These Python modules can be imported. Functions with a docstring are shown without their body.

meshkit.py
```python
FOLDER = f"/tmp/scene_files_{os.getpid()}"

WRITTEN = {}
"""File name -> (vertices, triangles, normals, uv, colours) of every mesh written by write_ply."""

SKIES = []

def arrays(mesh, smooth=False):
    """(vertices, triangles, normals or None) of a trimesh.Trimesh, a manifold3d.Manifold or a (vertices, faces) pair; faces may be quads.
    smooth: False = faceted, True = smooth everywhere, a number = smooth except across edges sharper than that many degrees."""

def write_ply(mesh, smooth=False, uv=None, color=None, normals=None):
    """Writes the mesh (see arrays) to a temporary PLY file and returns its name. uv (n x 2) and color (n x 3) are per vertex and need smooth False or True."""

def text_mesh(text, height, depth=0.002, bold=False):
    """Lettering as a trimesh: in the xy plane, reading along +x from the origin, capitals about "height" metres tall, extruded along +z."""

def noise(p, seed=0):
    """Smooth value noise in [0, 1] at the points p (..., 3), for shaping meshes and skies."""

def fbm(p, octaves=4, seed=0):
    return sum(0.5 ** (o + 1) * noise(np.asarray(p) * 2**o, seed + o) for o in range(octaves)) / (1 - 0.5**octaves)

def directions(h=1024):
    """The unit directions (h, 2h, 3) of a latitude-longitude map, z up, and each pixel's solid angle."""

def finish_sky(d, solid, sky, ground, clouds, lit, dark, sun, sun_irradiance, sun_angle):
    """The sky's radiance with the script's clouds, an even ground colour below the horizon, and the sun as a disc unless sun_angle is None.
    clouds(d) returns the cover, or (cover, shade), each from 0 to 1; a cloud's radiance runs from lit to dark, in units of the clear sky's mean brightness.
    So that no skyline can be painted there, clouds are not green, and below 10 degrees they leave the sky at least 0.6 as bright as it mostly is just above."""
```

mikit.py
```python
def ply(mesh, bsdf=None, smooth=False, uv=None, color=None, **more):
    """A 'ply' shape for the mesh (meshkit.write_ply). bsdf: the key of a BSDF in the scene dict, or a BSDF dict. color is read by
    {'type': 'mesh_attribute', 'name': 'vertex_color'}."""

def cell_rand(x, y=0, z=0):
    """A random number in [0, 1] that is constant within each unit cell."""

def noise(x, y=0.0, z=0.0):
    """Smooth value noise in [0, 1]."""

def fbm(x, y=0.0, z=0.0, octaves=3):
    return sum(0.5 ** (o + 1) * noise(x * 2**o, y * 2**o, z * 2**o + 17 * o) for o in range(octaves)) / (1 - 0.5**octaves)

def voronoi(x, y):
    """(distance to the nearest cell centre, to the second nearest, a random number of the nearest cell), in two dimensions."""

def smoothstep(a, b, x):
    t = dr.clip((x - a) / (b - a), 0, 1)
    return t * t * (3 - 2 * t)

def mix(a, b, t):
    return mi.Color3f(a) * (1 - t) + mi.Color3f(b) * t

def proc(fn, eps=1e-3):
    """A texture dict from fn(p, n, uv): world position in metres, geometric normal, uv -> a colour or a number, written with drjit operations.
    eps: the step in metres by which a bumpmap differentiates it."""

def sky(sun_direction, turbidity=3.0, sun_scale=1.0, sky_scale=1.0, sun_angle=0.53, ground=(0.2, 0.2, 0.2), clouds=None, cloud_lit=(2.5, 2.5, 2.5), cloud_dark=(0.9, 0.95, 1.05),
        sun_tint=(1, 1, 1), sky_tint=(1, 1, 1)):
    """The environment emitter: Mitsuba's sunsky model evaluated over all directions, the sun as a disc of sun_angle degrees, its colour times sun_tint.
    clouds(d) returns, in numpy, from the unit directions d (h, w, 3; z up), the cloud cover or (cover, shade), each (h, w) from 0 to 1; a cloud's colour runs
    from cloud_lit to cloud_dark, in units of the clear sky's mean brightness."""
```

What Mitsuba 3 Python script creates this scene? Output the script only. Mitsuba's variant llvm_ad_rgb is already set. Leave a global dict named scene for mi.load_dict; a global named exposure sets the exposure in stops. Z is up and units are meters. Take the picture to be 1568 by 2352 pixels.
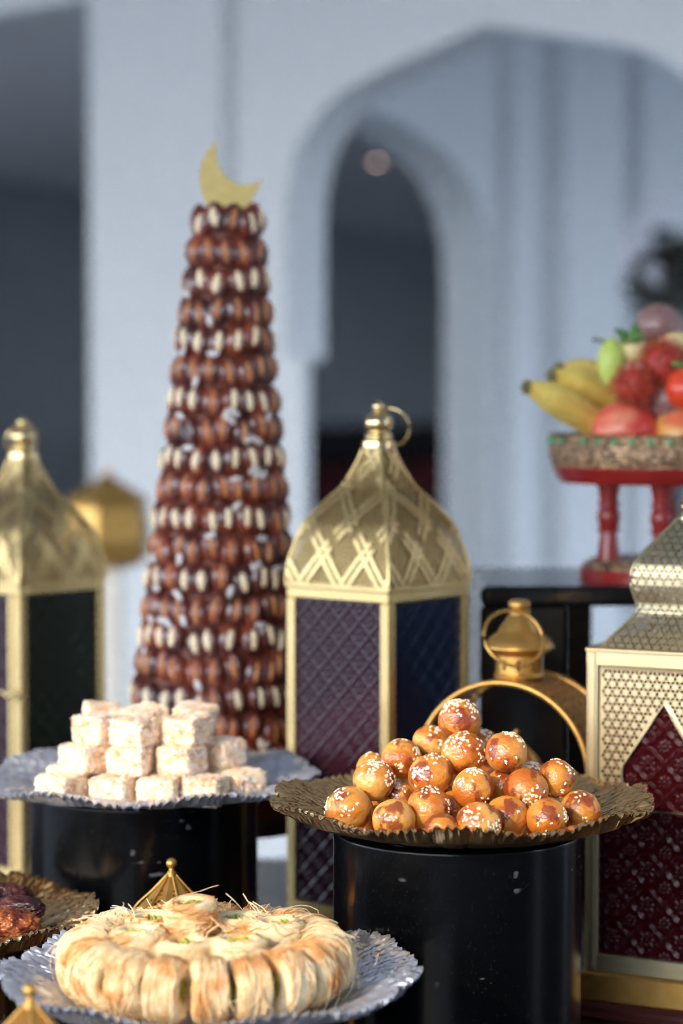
import math
import numpy as np
import trimesh
import mitsuba as mi
import drjit as dr
import shapely
import shapely.geometry as sg
from shapely import affinity
import mikit
import meshkit
from mikit import noise, fbm, smoothstep, mix, voronoi

T = mi.ScalarTransform4f
scene, labels = {}, {}
rng = np.random.default_rng(7)
CZ = 1.35                      # height of the camera above the floor
F = 5260.0
PITCH = math.atan(271 / F)

# ------------------------------------------------------------------ camera, sky, exposure
scene['camera'] = {'type': 'thinlens', 'fov': math.degrees(2 * math.atan(784 / F)), 'fov_axis': 'x',
                   'aperture_radius': 0.0139, 'focus_distance': 1.955, 'near_clip': 0.05, 'far_clip': 200.0,
                   'to_world': T().look_at([0, 0, CZ], [0, math.cos(PITCH), CZ - math.sin(PITCH)], [0, 0, 1])}
SUN = (-0.548, -0.731, 0.407)
def clouds(d):
    n = meshkit.fbm(d * [3.0, 3.0, 6.0] + 11, 4, 3)
    return np.clip(0.85 + 1.2 * (n - 0.42), 0.70, 1.0), np.clip(1.6 * (meshkit.fbm(d * 5.0 + 4, 3, 9) - 0.3), 0, 1)


scene['sky'] = mikit.sky(SUN, turbidity=3.0, sun_scale=0.63, sky_scale=13.5, ground=(0.10, 0.11, 0.125), sky_tint=(1.10, 1.0, 0.95), sun_tint=(1.0, 0.96, 0.90),
                         clouds=clouds, cloud_lit=(1.28, 1.45, 1.72), cloud_dark=(0.90, 1.04, 1.26))
exposure = 2.06


# ------------------------------------------------------------------ helpers
def at(px, py, Y):
    """The point of the room at depth Y that the photograph shows at px, py."""
    x, v = (px - 784) / F, (1176 - py) / F
    d = np.array([x, math.cos(PITCH) + v * math.sin(PITCH), -math.sin(PITCH) + v * math.cos(PITCH)])
    d *= Y / d[1]
    return d + [0, 0, CZ]


def xat(px, Y):
    return (px - 784) / F * Y


def tag(key, label=None, cat=None, group=None, kind=None):
    labels[key] = {k: v for k, v in (('label', label), ('category', cat), ('group', group), ('kind', kind)) if v}


def numbered(key, used=set()):
    k, i = key, 0
    while k in used:
        i += 1
        k = f'{key}_{i:03d}'
    used.add(k)
    return k


def put(key, mesh, bsdf=None, to=None, smooth=40, **kw):
    """One entry of the scene. mesh: a mesh, or a shape dict to share."""
    key = numbered(key)
    d = dict(mesh) if isinstance(mesh, dict) else mikit.ply(mesh, bsdf, smooth=smooth, **kw)
    if isinstance(mesh, dict) and bsdf:
        d['bsdf'] = {'type': 'ref', 'id': bsdf}
    if to is not None:
        d['to_world'] = to
    scene[key] = d
    return key


def cat(*ms):
    return trimesh.util.concatenate([m for m in ms])


def cbox(x0, x1, y0, y1, z0, z1, c=0.0015):
    """A box with chamfered edges."""
    c = min(c, 0.45 * min(x1 - x0, y1 - y0, z1 - z0))
    pts = []
    for x, sx in ((x0, 1), (x1, -1)):
        for y, sy in ((y0, 1), (y1, -1)):
            for z, sz in ((z0, 1), (z1, -1)):
                pts += [(x + sx * c, y + sy * c, z), (x + sx * c, y, z + sz * c), (x, y + sy * c, z + sz * c)]
    return trimesh.Trimesh(*(lambda h: (h.vertices, h.faces))(trimesh.convex.convex_hull(np.array(pts))))


def lathe(profile, n=48, closed=False):
    p = np.asarray(profile, float)
    a = np.arange(n) * 2 * np.pi / n
    v = np.stack([p[:, 0, None] * np.cos(a), p[:, 0, None] * np.sin(a), np.repeat(p[:, 1, None], n, 1)], -1).reshape(-1, 3)
    i, j = np.meshgrid(np.arange(len(p) - 1), np.arange(n), indexing='ij')
    q = np.stack([i * n + j, i * n + (j + 1) % n, (i + 1) * n + (j + 1) % n, (i + 1) * n + j], -1).reshape(-1, 4)
    f = np.vstack([q[:, [0, 1, 2]], q[:, [0, 2, 3]]])
    m = trimesh.Trimesh(v, f, process=False)
    m.merge_vertices()
    m.update_faces(m.nondegenerate_faces())
    return m


def tube(path, r, sides=8, closed=False, cap=True):
    p = np.asarray(path, float)
    n = len(p)
    t = (np.roll(p, -1, 0) - np.roll(p, 1, 0)) if closed else np.gradient(p, axis=0)
    t /= np.linalg.norm(t, axis=1, keepdims=True) + 1e-12
    ref = np.array([0, 0, 1.0]) if abs(t[:, 2]).mean() < 0.8 else np.array([1.0, 0, 0])
    a = np.cross(t, ref)
    a /= np.linalg.norm(a, axis=1, keepdims=True) + 1e-12
    b = np.cross(t, a)
    ang = np.arange(sides) * 2 * np.pi / sides
    r = np.broadcast_to(r, (n,))
    v = (p[:, None] + r[:, None, None] * (np.cos(ang)[None, :, None] * a[:, None] + np.sin(ang)[None, :, None] * b[:, None])).reshape(-1, 3)
    m = n if closed else n - 1
    i, j = np.meshgrid(np.arange(m), np.arange(sides), indexing='ij')
    i2, j2 = (i + 1) % n, (j + 1) % sides
    q = np.stack([i * sides + j, i2 * sides + j, i2 * sides + j2, i * sides + j2], -1).reshape(-1, 4)
    f = np.vstack([q[:, [0, 1, 2]], q[:, [0, 2, 3]]])
    if cap and not closed:
        k = len(v)
        v = np.vstack([v, p[0], p[-1]])
        s = np.arange(sides)
        f = np.vstack([f, np.stack([s * 0 + k, s, (s + 1) % sides], 1), np.stack([s * 0 + k + 1, (n - 1) * sides + (s + 1) % sides, (n - 1) * sides + s], 1)])
    return trimesh.Trimesh(v, f, process=False)


def tubes(paths, r, sides=3):
    """Many thin open tubes of the same number of points in one mesh: paths (m, n, 3), r (m,) or (m, n)."""
    p = np.asarray(paths, float)
    m, n, _ = p.shape
    t = np.gradient(p, axis=1)
    t /= np.linalg.norm(t, axis=2, keepdims=True) + 1e-12
    ref = np.where(abs(t[..., 2:]) < 0.8, [0, 0, 1.0], [1.0, 0, 0])
    a = np.cross(t, ref)
    a /= np.linalg.norm(a, axis=2, keepdims=True) + 1e-12
    b = np.cross(t, a)
    ang = np.arange(sides) * 2 * np.pi / sides
    r = np.asarray(r, float)
    r = np.broadcast_to(r[:, None] if r.ndim == 1 else r, (m, n))
    v = p[:, :, None] + r[:, :, None, None] * (np.cos(ang)[:, None] * a[:, :, None] + np.sin(ang)[:, None] * b[:, :, None])
    k, i, j = np.meshgrid(np.arange(m), np.arange(n - 1), np.arange(sides), indexing='ij')
    o = k * n * sides
    q = np.stack([o + i * sides + j, o + (i + 1) * sides + j, o + (i + 1) * sides + (j + 1) % sides, o + i * sides + (j + 1) % sides], -1).reshape(-1, 4)
    return trimesh.Trimesh(v.reshape(-1, 3), np.vstack([q[:, [0, 1, 2]], q[:, [0, 2, 3]]]), process=False)


def blob(r, detail=4, amp=0.04, freq=2.0, seed=0, oct=3):
    m = trimesh.creation.icosphere(subdivisions=detail)
    v = np.array(m.vertices)
    v *= (1 + amp * 2 * (meshkit.fbm(v * freq + 20 + seed * 3.1, oct, seed) - 0.5))[:, None]
    m.vertices = v * np.asarray(r)
    return m


def grid_mesh(nu, nv):
    i, j = np.meshgrid(np.arange(nu - 1), np.arange(nv - 1), indexing='ij')
    q = np.stack([i * nv + j, (i + 1) * nv + j, (i + 1) * nv + j + 1, i * nv + j + 1], -1).reshape(-1, 4)
    return q


def rot(deg, axis=(0, 0, 1)):
    return T().rotate(list(axis), deg)


def place(x, y, z, deg=0.0, s=1.0):
    t = T().translate([x, y, z + CZ]).rotate([0, 0, 1], deg)
    return t if s == 1.0 else t.scale(float(s))


def moved(m, x=0, y=0, z=0, R=None):
    m = m.copy()
    v = np.array(m.vertices)
    if R is not None:
        v = v @ np.asarray(R).T
    m.vertices = v + [x, y, z]
    return m


def Rm(deg, axis):
    return trimesh.transformations.rotation_matrix(math.radians(deg), axis)[:3, :3]


# ------------------------------------------------------------------ materials
def rgb(r, g, b):
    return {'type': 'rgb', 'value': [r, g, b]}


def mat(name, color, rough=0.5, metal=0.0, spec=0.5, coat=0.0, coat_gloss=0.9, bump=None, two=True, **kw):
    d = {'type': 'principled', 'base_color': color if isinstance(color, dict) else rgb(*color), 'roughness': rough if isinstance(rough, dict) else float(rough),
         'metallic': float(metal), 'specular': float(spec)}
    if coat:
        d['clearcoat'], d['clearcoat_gloss'] = float(coat), float(coat_gloss)
    d.update(kw)
    if bump:
        d = {'type': 'bumpmap', 'arbitrary': mikit.proc(bump[0], bump[2] if len(bump) > 2 else 1e-3), 'scale': bump[1], 'bsdf': d}
    scene[name] = {'type': 'twosided', 'bsdf': d} if two else d
    return name


C = mi.Color3f
mat('paint_white', mikit.proc(lambda p, n, uv: mix((0.725, 0.74, 0.745), (0.77, 0.785, 0.79), fbm(p.x * 1.5, p.y * 1.5, p.z * 1.5))), 0.7, spec=0.2)
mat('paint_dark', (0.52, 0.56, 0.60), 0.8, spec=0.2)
mat('paint_ceiling', (0.72, 0.74, 0.77), 0.9, spec=0.1)
mat('floor_tile', (0.15, 0.17, 0.20), 0.45, spec=0.3)
mat('black_wood', mikit.proc(lambda p, n, uv: mix((0.003, 0.0035, 0.0045), (0.008, 0.0085, 0.009), fbm(p.x * 60, p.y * 60, p.z * 8))), 0.13, spec=0.3)
mat('table_wood', mikit.proc(lambda p, n, uv: mix((0.014, 0.009, 0.008), (0.032, 0.018, 0.013), fbm(p.x * 6, p.y * 90, p.z * 90))), 0.3, spec=0.3)
mat('red_brown_lacquer', (0.06, 0.014, 0.012), 0.22, spec=0.5, coat=0.6)
def scuff(p, n, uv):
    a = noise(p.x * 110 + p.y * 110, p.z * 260, 3.0) * noise(p.x * 40, p.y * 40, p.z * 35)
    b = noise(p.x * 900, p.y * 900, p.z * 300)
    return mix((0.0012, 0.0016, 0.0024), (0.07, 0.075, 0.085), smoothstep(0.66, 0.80, a) + 0.12 * smoothstep(0.75, 1.0, b))
mat('black_paint', mikit.proc(scuff), mikit.proc(lambda p, n, uv: 0.14 + 0.12 * fbm(p.x * 50, p.y * 50, p.z * 50)), spec=0.14)
GB = mikit.proc(lambda p, n, uv: mix((0.70, 0.50, 0.21), (0.78, 0.59, 0.28), fbm(p.x * 40, p.y * 40, p.z * 40)))
mat('gold_bright', GB, 0.36, metal=0.95)
mat('gold_pale', mikit.proc(lambda p, n, uv: mix((0.50, 0.42, 0.26), (0.58, 0.50, 0.32), fbm(p.x * 50, p.y * 50, p.z * 50))), 0.40, metal=0.95)
mat('gold_mesh', mikit.proc(lambda p, n, uv: mix((0.44, 0.30, 0.125), (0.55, 0.39, 0.165), fbm(p.x * 60, p.y * 60, p.z * 60))), 0.46, metal=0.85)
mat('gold_polished', (0.84, 0.65, 0.34), 0.16, metal=1.0)
mat('gold_antique', mikit.proc(lambda p, n, uv: mix((0.58, 0.31, 0.075), (0.74, 0.44, 0.13), fbm(p.x * 90, p.y * 90, p.z * 90))), 0.36, metal=0.85)
mat('gold_filigree', mikit.proc(lambda p, n, uv: mix((0.52, 0.28, 0.09), (0.74, 0.45, 0.16), fbm(p.x * 150, p.y * 150, p.z * 150))), 0.48, metal=0.85)
mat('plate_gold', mikit.proc(lambda p, n, uv: mix((0.56, 0.34, 0.15), (0.84, 0.59, 0.31), fbm(p.x * 120, p.y * 120, p.z * 120))), 0.18, metal=0.95)
mat('plate_silver', mikit.proc(lambda p, n, uv: mix((0.66, 0.70, 0.80), (0.80, 0.85, 0.95), fbm(p.x * 120, p.y * 120, p.z * 120))), 0.26, metal=0.80)


def glass(name, color, st=0.45, dt=0.7, rough=0.14):
    scene[name] = {'type': 'principledthin', 'base_color': rgb(*color), 'roughness': rough, 'spec_trans': st, 'eta': 1.5, 'diff_trans': dt}


glass('glass_purple', (0.075, 0.022, 0.045))
glass('glass_red', (0.075, 0.005, 0.009), 0.4, 0.5, 0.12)
glass('glass_blue', (0.006, 0.022, 0.075))
glass('glass_green', (0.016, 0.030, 0.012))

# ------------------------------------------------------------------ the room
Cc, Ss = math.cos(math.radians(44.7)), math.sin(math.radians(44.7))
D0 = 6.0
ZC = 3.05


def wallpt(t, depth):
    return np.array([t * Cc + depth * Ss, D0 - t * Ss + depth * Cc])


def wall_solid(poly, d0, d1, frame):
    """A polygon in wall coordinates (along, height) made a slab between depths d0 and d1 behind the wall's face."""
    out = []
    for g in (x for x in getattr(poly, 'geoms', [poly]) if x.geom_type == 'Polygon'):
        m = trimesh.creation.extrude_polygon(g, d1 - d0, engine='earcut')
        v = np.array(m.vertices)
        xy = np.array([frame(a, d0 + c) for a, c in zip(v[:, 0], v[:, 2])])
        m.vertices = np.column_stack([xy, v[:, 1]])
        m.fix_normals()
        out.append(m)
    return cat(*out)


def arch_half(pts, apex_t):
    pts = np.array(pts)
    return np.vstack([pts, np.column_stack([2 * apex_t - pts[::-1, 0], pts[::-1, 1]])[1:]])


def wt(px):
    u = (px - 784) / F
    return u * D0 / (Cc + u * Ss)


def wz(px, py):
    u = (px - 784) / F
    return CZ + (905 - py) / F * D0 * Cc / (Cc + u * Ss)


left_curve = [(wt(x), wz(x, y)) for x, y in ((655, 826), (655, 640), (656, 520), (659, 450), (668, 400), (682, 352), (702, 312), (727, 276), (755, 245), (785, 220), (830, 193), (881, 169), (1010, 112), (1112, 66))]
apex_t = wt(1112)
jamb = wt(692)
arch = arch_half(left_curve, apex_t)
imp_z = left_curve[0][1]
opening = sg.Polygon(np.vstack([arch, [(2 * apex_t - jamb, imp_z), (2 * apex_t - jamb, -0.1), (jamb, -0.1), (jamb, imp_z)]]))
t_left = wt(238)
lint_z = wz(0, 45)
wall_poly = sg.box(-6.0, 0, 3.9, ZC).difference(opening).difference(sg.box(-5.2, -0.1, t_left, lint_z))
put('wall_arch', wall_solid(wall_poly, 0.0, 0.035, wallpt), 'paint_white', smooth=False)
tag('wall_arch', 'white plastered wall with a pointed Moorish arch', kind='structure')
band = sg.Polygon(arch).buffer(0.10, cap_style='flat').difference(sg.Polygon(arch)).intersection(sg.box(-2, imp_z, 4, ZC))
put('trim_1', wall_solid(band, 0.035, 0.15, wallpt), 'paint_white', smooth=25)
tag('trim_1', 'deep plaster lining of the pointed arch', kind='structure')
put('trim_2', wall_solid(sg.box(t_left, 0, wt(541), ZC), -0.05, 0.0, wallpt), 'paint_white', smooth=False)
tag('trim_2', 'flat white pilaster at the left end of the arched wall', kind='structure')
put('trim_3', wall_solid(sg.box(-5.2, lint_z, t_left, lint_z + 0.3), 0.035, 0.30, wallpt), 'paint_white', smooth=False)
tag('trim_3', 'lintel over the wide opening left of the pilaster', kind='structure')

# the inner wall with the second arch
B0 = np.array([xat(1125, 7.6), 7.6])


def wall2pt(m, depth):
    return np.array([B0[0] + 0.6 * m - 0.8 * depth, B0[1] + 0.8 * m + 0.6 * depth])


def w2m(px):
    u = (px - 784) / F
    return (u * B0[1] - B0[0]) / (0.6 - 0.8 * u)


def w2z(px, py):
    return CZ + (905 - py) / F * (B0[1] + 0.8 * w2m(px))


rc = [(w2m(x), w2z(x, y)) for x, y in ((1125, 880), (1125, 640), (1120, 560), (1106, 489), (1074, 418), (1023, 360), (971, 321), (920, 289), (850, 262))]
arch2 = arch_half(rc, w2m(848))
o2 = sg.Polygon(np.vstack([arch2, [(arch2[-1][0], -0.1), (0.0, -0.1)]]))
w2poly = sg.box(-1.37, 0, 4.0, ZC).difference(o2)
put('wall_inner', wall_solid(w2poly, 0.0, 0.19, wall2pt), 'paint_white', smooth=False)
tag('wall_inner', 'inner white wall with a second arch', kind='structure')
for k, (a, b, d) in enumerate(((1146, 1199, 0.05), (1254, 1392, 0.07), (1418, 1560, 0.10))):
    key = f'trim_{k + 4}'
    put(key, wall_solid(sg.box(w2m(a), 0, w2m(b), ZC), -d, 0.0, wall2pt), 'paint_white', smooth=False)
    tag(key, ('narrow', 'broad', 'broadest')[k] + ' shallow pilaster on the inner wall', kind='structure')

put('floor', cbox(-7, 9, -1.2, 24, -0.1, 0.0, 0.001), 'floor_tile', smooth=False)
tag('floor', 'pale stone floor', kind='structure')
bounds = sg.Polygon([(-7, -1.1), (3.2, -1.1), tuple(wallpt(4.2, 0.1)), tuple(wallpt(-8, 0.1)), (-7, 11)])
cm = trimesh.creation.extrude_polygon(bounds, 0.1, engine='earcut')
put('ceiling', moved(cm, 0, 0, ZC), 'paint_ceiling', smooth=False)
tag('ceiling', 'plain ceiling of the front room', kind='structure')
# back room
put('ceiling_back', moved(trimesh.creation.extrude_polygon(sg.Polygon([tuple(wallpt(-6.5, 0.16)), tuple(wallpt(3.9, 0.16)), (3.2, 2.0), (6.5, 2.0), (6.5, 24), (-1, 24), (-9, 9)]), 0.1, engine='earcut'), 0, 0, CZ + 1.2), 'paint_ceiling', smooth=False)
tag('ceiling_back', 'low ceiling of the dim back room', kind='structure')
fw0, fdir = np.array([-1.92, 12.9]), np.array([0.45, 0.893])


def farpt(t, d):
    return fw0 + fdir * t + np.array([-fdir[1], fdir[0]]) * d


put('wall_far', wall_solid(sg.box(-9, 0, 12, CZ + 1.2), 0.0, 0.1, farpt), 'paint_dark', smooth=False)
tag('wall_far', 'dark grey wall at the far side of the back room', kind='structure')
# window wall behind the camera: tall openings between mullions, the daylight of the place
wb = []
for x in (-6.1, -4.65, -3.2, -1.75, -0.3):
    wb.append(cbox(x - 0.03, x + 0.03, -1.06, -1.0, 0, ZC, 0.003))
wb += [cbox(-0.3, 3.2, -1.1, -1.0, 0, ZC, 0.003), cbox(-7, -0.3, -1.06, -1.0, ZC - 0.12, ZC, 0.003), cbox(-7, -0.3, -1.10, -1.0, 0, 0.78, 0.003)]
put('wall_window', cat(*wb), 'paint_white', smooth=False)
tag('wall_window', 'glazed front of the room with slim posts', kind='structure')
put('wall_right', cat(cbox(3.2, 3.3, -1.1, 0.85, 0, ZC), cbox(3.2, 3.3, 1.35, 3.2, 0, ZC), cbox(3.2, 3.3, 0.85, 1.35, 2.5, ZC), cbox(3.2, 3.3, 0.85, 1.35, 0, 0.5)), 'paint_white', smooth=False)
tag('wall_right', 'right wall with one narrow window', kind='structure')
put('wall_back', cat(cbox(6.4, 6.5, 2.0, 3.0, 0, ZC), cbox(6.4, 6.5, 9.5, 24, 0, ZC), cbox(6.4, 6.5, 3.0, 9.5, 0, 0.4), cbox(6.4, 6.5, 6.2, 6.35, 0.4, ZC), cbox(-7, 6.5, 24.0, 24.1, 0, ZC), cbox(3.2, 6.5, 2.0, 2.1, 0, ZC)), 'paint_white', smooth=False)
tag('wall_back', 'outer walls of the back rooms with two wide windows', kind='structure')

# ------------------------------------------------------------------ table
TZ = -0.592
tb = 'buffet_table'
put(tb + '__tabletop', cbox(-1.1, 1.25, 1.30, 2.9, CZ + TZ - 0.035, CZ + TZ, 0.004), 'table_wood', smooth=False)
for x, y in ((-1.02, 1.38), (1.17, 1.38), (-1.02, 2.82), (1.17, 2.82)):
    put(tb + '__leg', cbox(x - 0.03, x + 0.03, y - 0.03, y + 0.03, 0, CZ + TZ - 0.035, 0.004), 'table_wood', smooth=False)
put(tb + '__apron', cat(cbox(-1.05, 1.2, 1.36, 1.38, CZ + TZ - 0.12, CZ + TZ - 0.035), cbox(-1.05, 1.2, 2.82, 2.84, CZ + TZ - 0.12, CZ + TZ - 0.035)), 'table_wood', smooth=False)
tag(tb, 'long dark wooden buffet table that carries the stands and lanterns', 'table')


# ------------------------------------------------------------------ plates and stands
def make_plate(R, seed, nlobe=23, N=112, rise=0.022):
    # the dish turned up at its rim, ribs running outwards, a notched outline
    g = np.random.default_rng(seed)
    nt = N * 12
    th = np.arange(nt) * 2 * np.pi / nt
    edges = np.sort((np.arange(nlobe) + g.uniform(-0.22, 0.22, nlobe)) / nlobe) * 2 * np.pi
    k = np.searchsorted(edges, th, side='right') - 1
    lo = edges[k]
    hi = np.where(k < 0, edges[0], np.append(edges[1:], edges[0] + 2 * np.pi)[k])
    lo = np.where(k < 0, edges[-1] - 2 * np.pi, lo)
    f = (th - lo) / (hi - lo)
    amp, skew = g.uniform(0.6, 1.0, nlobe), g.uniform(-0.5, 0.5, nlobe)
    lobe = (1 - abs(2 * f - 1) ** 3.2) * amp[k] + skew[k] * (f - 0.5) * 0.6
    small = abs(np.sin(th * N / 2 + 0.96 * np.sin(23 + 5 * np.sin(th * 6))))
    Rt = R * (0.938 + 0.046 * lobe + 0.014 * small)
    nr = 40
    q = np.linspace(0.02, 1, nr) ** 0.85
    rr = q[:, None] * Rt[None]
    z = rise * np.clip((q - 0.52) / 0.48, 0, 1)[:, None] ** 1.5 * (0.93 + 0.08 * lobe[None] + 0.05 * small[None])
    z = z + 0.004 * np.sin(th * 7 + seed)[None] * np.clip((q - 0.6) / 0.4, 0, 1)[:, None] ** 2
    wob = 1.6 * np.sin(q[:, None] * 23 + 5 * np.sin(th * 6)[None]) * 0.6
    rib = abs(np.sin(th[None] * N / 2 + wob)) ** 0.8 + 0.35 * abs(np.sin(th[None] * N * 1.5 + 2 * wob + q[:, None] * 30))
    fade = np.clip((q - 0.60) / 0.22, 0, 1)[:, None]
    bead = 0.5 + 0.5 * np.sin(q[:, None] * 85 + 7 * np.sin(th * 31)[None] + 4 * np.sin(th * 87)[None])
    z = z + (rib * (0.0030 + 0.0016 * bead)) * fade
    z[-1] -= 0.0022
    x, y = rr * np.cos(th), rr * np.sin(th)
    top = np.stack([x, y, z], -1)
    qb = np.array([1.0, 0.992, 0.97, 0.93, 0.87, 0.8, 0.7, 0.6, 0.5, 0.02])
    Rs = R * (0.938 + 0.046 * lobe + 0.006)
    edge = z[-1]
    bot = []
    for k_, q_ in enumerate(qb):
        rq = q_ * (Rt if k_ < 2 else np.minimum(Rs, Rt / 1.0) if k_ == 2 else Rs)
        zq = np.full(nt, rise * max(0.0, (q_ - 0.52) / 0.48) ** 1.5 * 0.93 - 0.0035)
        if k_ < 3:
            zq = edge - (0.0008, 0.0016, 0.0030)[k_]
        bot.append(np.stack([rq * np.cos(th), rq * np.sin(th), zq], -1))
    bot = np.array(bot)

    def skin(v, flip):
        n1 = v.shape[0]
        i, j = np.meshgrid(np.arange(n1 - 1), np.arange(nt), indexing='ij')
        quad = np.stack([i * nt + j, (i + 1) * nt + j, (i + 1) * nt + (j + 1) % nt, i * nt + (j + 1) % nt], -1).reshape(-1, 4)
        fc = np.vstack([quad[:, [0, 1, 2]], quad[:, [0, 2, 3]]])
        vv = v.reshape(-1, 3)
        inner = 0 if not flip else (n1 - 1)
        c = len(vv)
        vv = np.vstack([vv, [0, 0, v[inner, :, 2].mean()]])
        s = np.arange(nt)
        fan = np.stack([s * 0 + c, inner * nt + s, inner * nt + (s + 1) % nt], 1)
        fc = np.vstack([fc, fan if not flip else fan[:, ::-1]])
        return trimesh.Trimesh(vv, fc, process=False)
    return skin(top, False), skin(bot, True)


def stand(key, x, y, r, z0, z1, label):
    h = z1 - z0
    prof = [(0, 0), (r - 0.002, 0), (r, 0.002), (r, h - 0.003), (r - 0.0008, h - 0.001), (r - 0.003, h), (0, h)]
    k = put(key, lathe(prof, 96), 'black_paint', place(x, y, z0), smooth=35)
    tag(k, label, 'display stand', 'round black stands')
    return k


def plate(key, pm, x, y, z, deg, bs, label):
    k = numbered(key)
    put(k + '__dish', pm[0], bs, place(x, y, z, deg), smooth=True)
    put(k + '__underside', pm[1], bs, place(x, y, z, deg), smooth=50)
    tag(k, label, 'plate')


stand('round_stand', 0.1019, 2.0, 0.1093, TZ, -0.3825, 'tall round black stand under the gold plate of dough balls')
stand('round_stand', -0.196, 2.255, 0.1125, TZ, -0.3915, 'round black stand under the silver plate of sugared cubes')
stand('round_stand', -0.102, 1.81, 0.10, TZ, -0.4865, 'low round black stand under the silver plate of shredded pastry')
stand('round_stand', -0.3754, 2.03, 0.09, TZ, -0.4895, 'low round black stand under the bronze plate of dates')
plate('leaf_plate', make_plate(0.170, 3), 0.106, 2.0, -0.378, 20, 'plate_gold', 'bronze gold scalloped plate with radial ribs holding the glazed dough balls')
plate('leaf_plate', make_plate(0.172, 5, rise=0.0115), -0.190, 2.25, -0.387, 65, 'plate_silver', 'silver scalloped plate holding the pile of sugared cubes')
plate('leaf_plate', make_plate(0.172, 11), -0.105, 1.81, -0.482, 8, 'plate_silver', 'silver scalloped plate in front holding the ring of shredded pastry')
plate('leaf_plate', make_plate(0.160, 8), -0.3754, 2.03, -0.485, 12, 'plate_gold', 'bronze scalloped plate of dates cut off by the left edge')


# ------------------------------------------------------------------ glazed dough balls with sesame
def dough(p, n, uv):
    base = mix((0.64, 0.265, 0.038), (0.47, 0.12, 0.011), smoothstep(0.38, 0.66, fbm(p.x * 45, p.y * 45, p.z * 45)))
    base = mix(base, (0.72, 0.40, 0.10), smoothstep(0.50, 0.68, fbm(p.x * 32 + 9, p.y * 32, p.z * 32)) * 0.85)
    speck = noise(p.x * 900, p.y * 900, p.z * 900)
    base = mix(base, (0.42, 0.13, 0.02), 0.35 * smoothstep(0.62, 0.9, speck))
    s = fbm(p.x * 85 + 40, p.y * 85, p.z * 42, 4)
    return mix(base, (0.20, 0.025, 0.008), 0.85 * smoothstep(0.53, 0.64, s))


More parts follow.
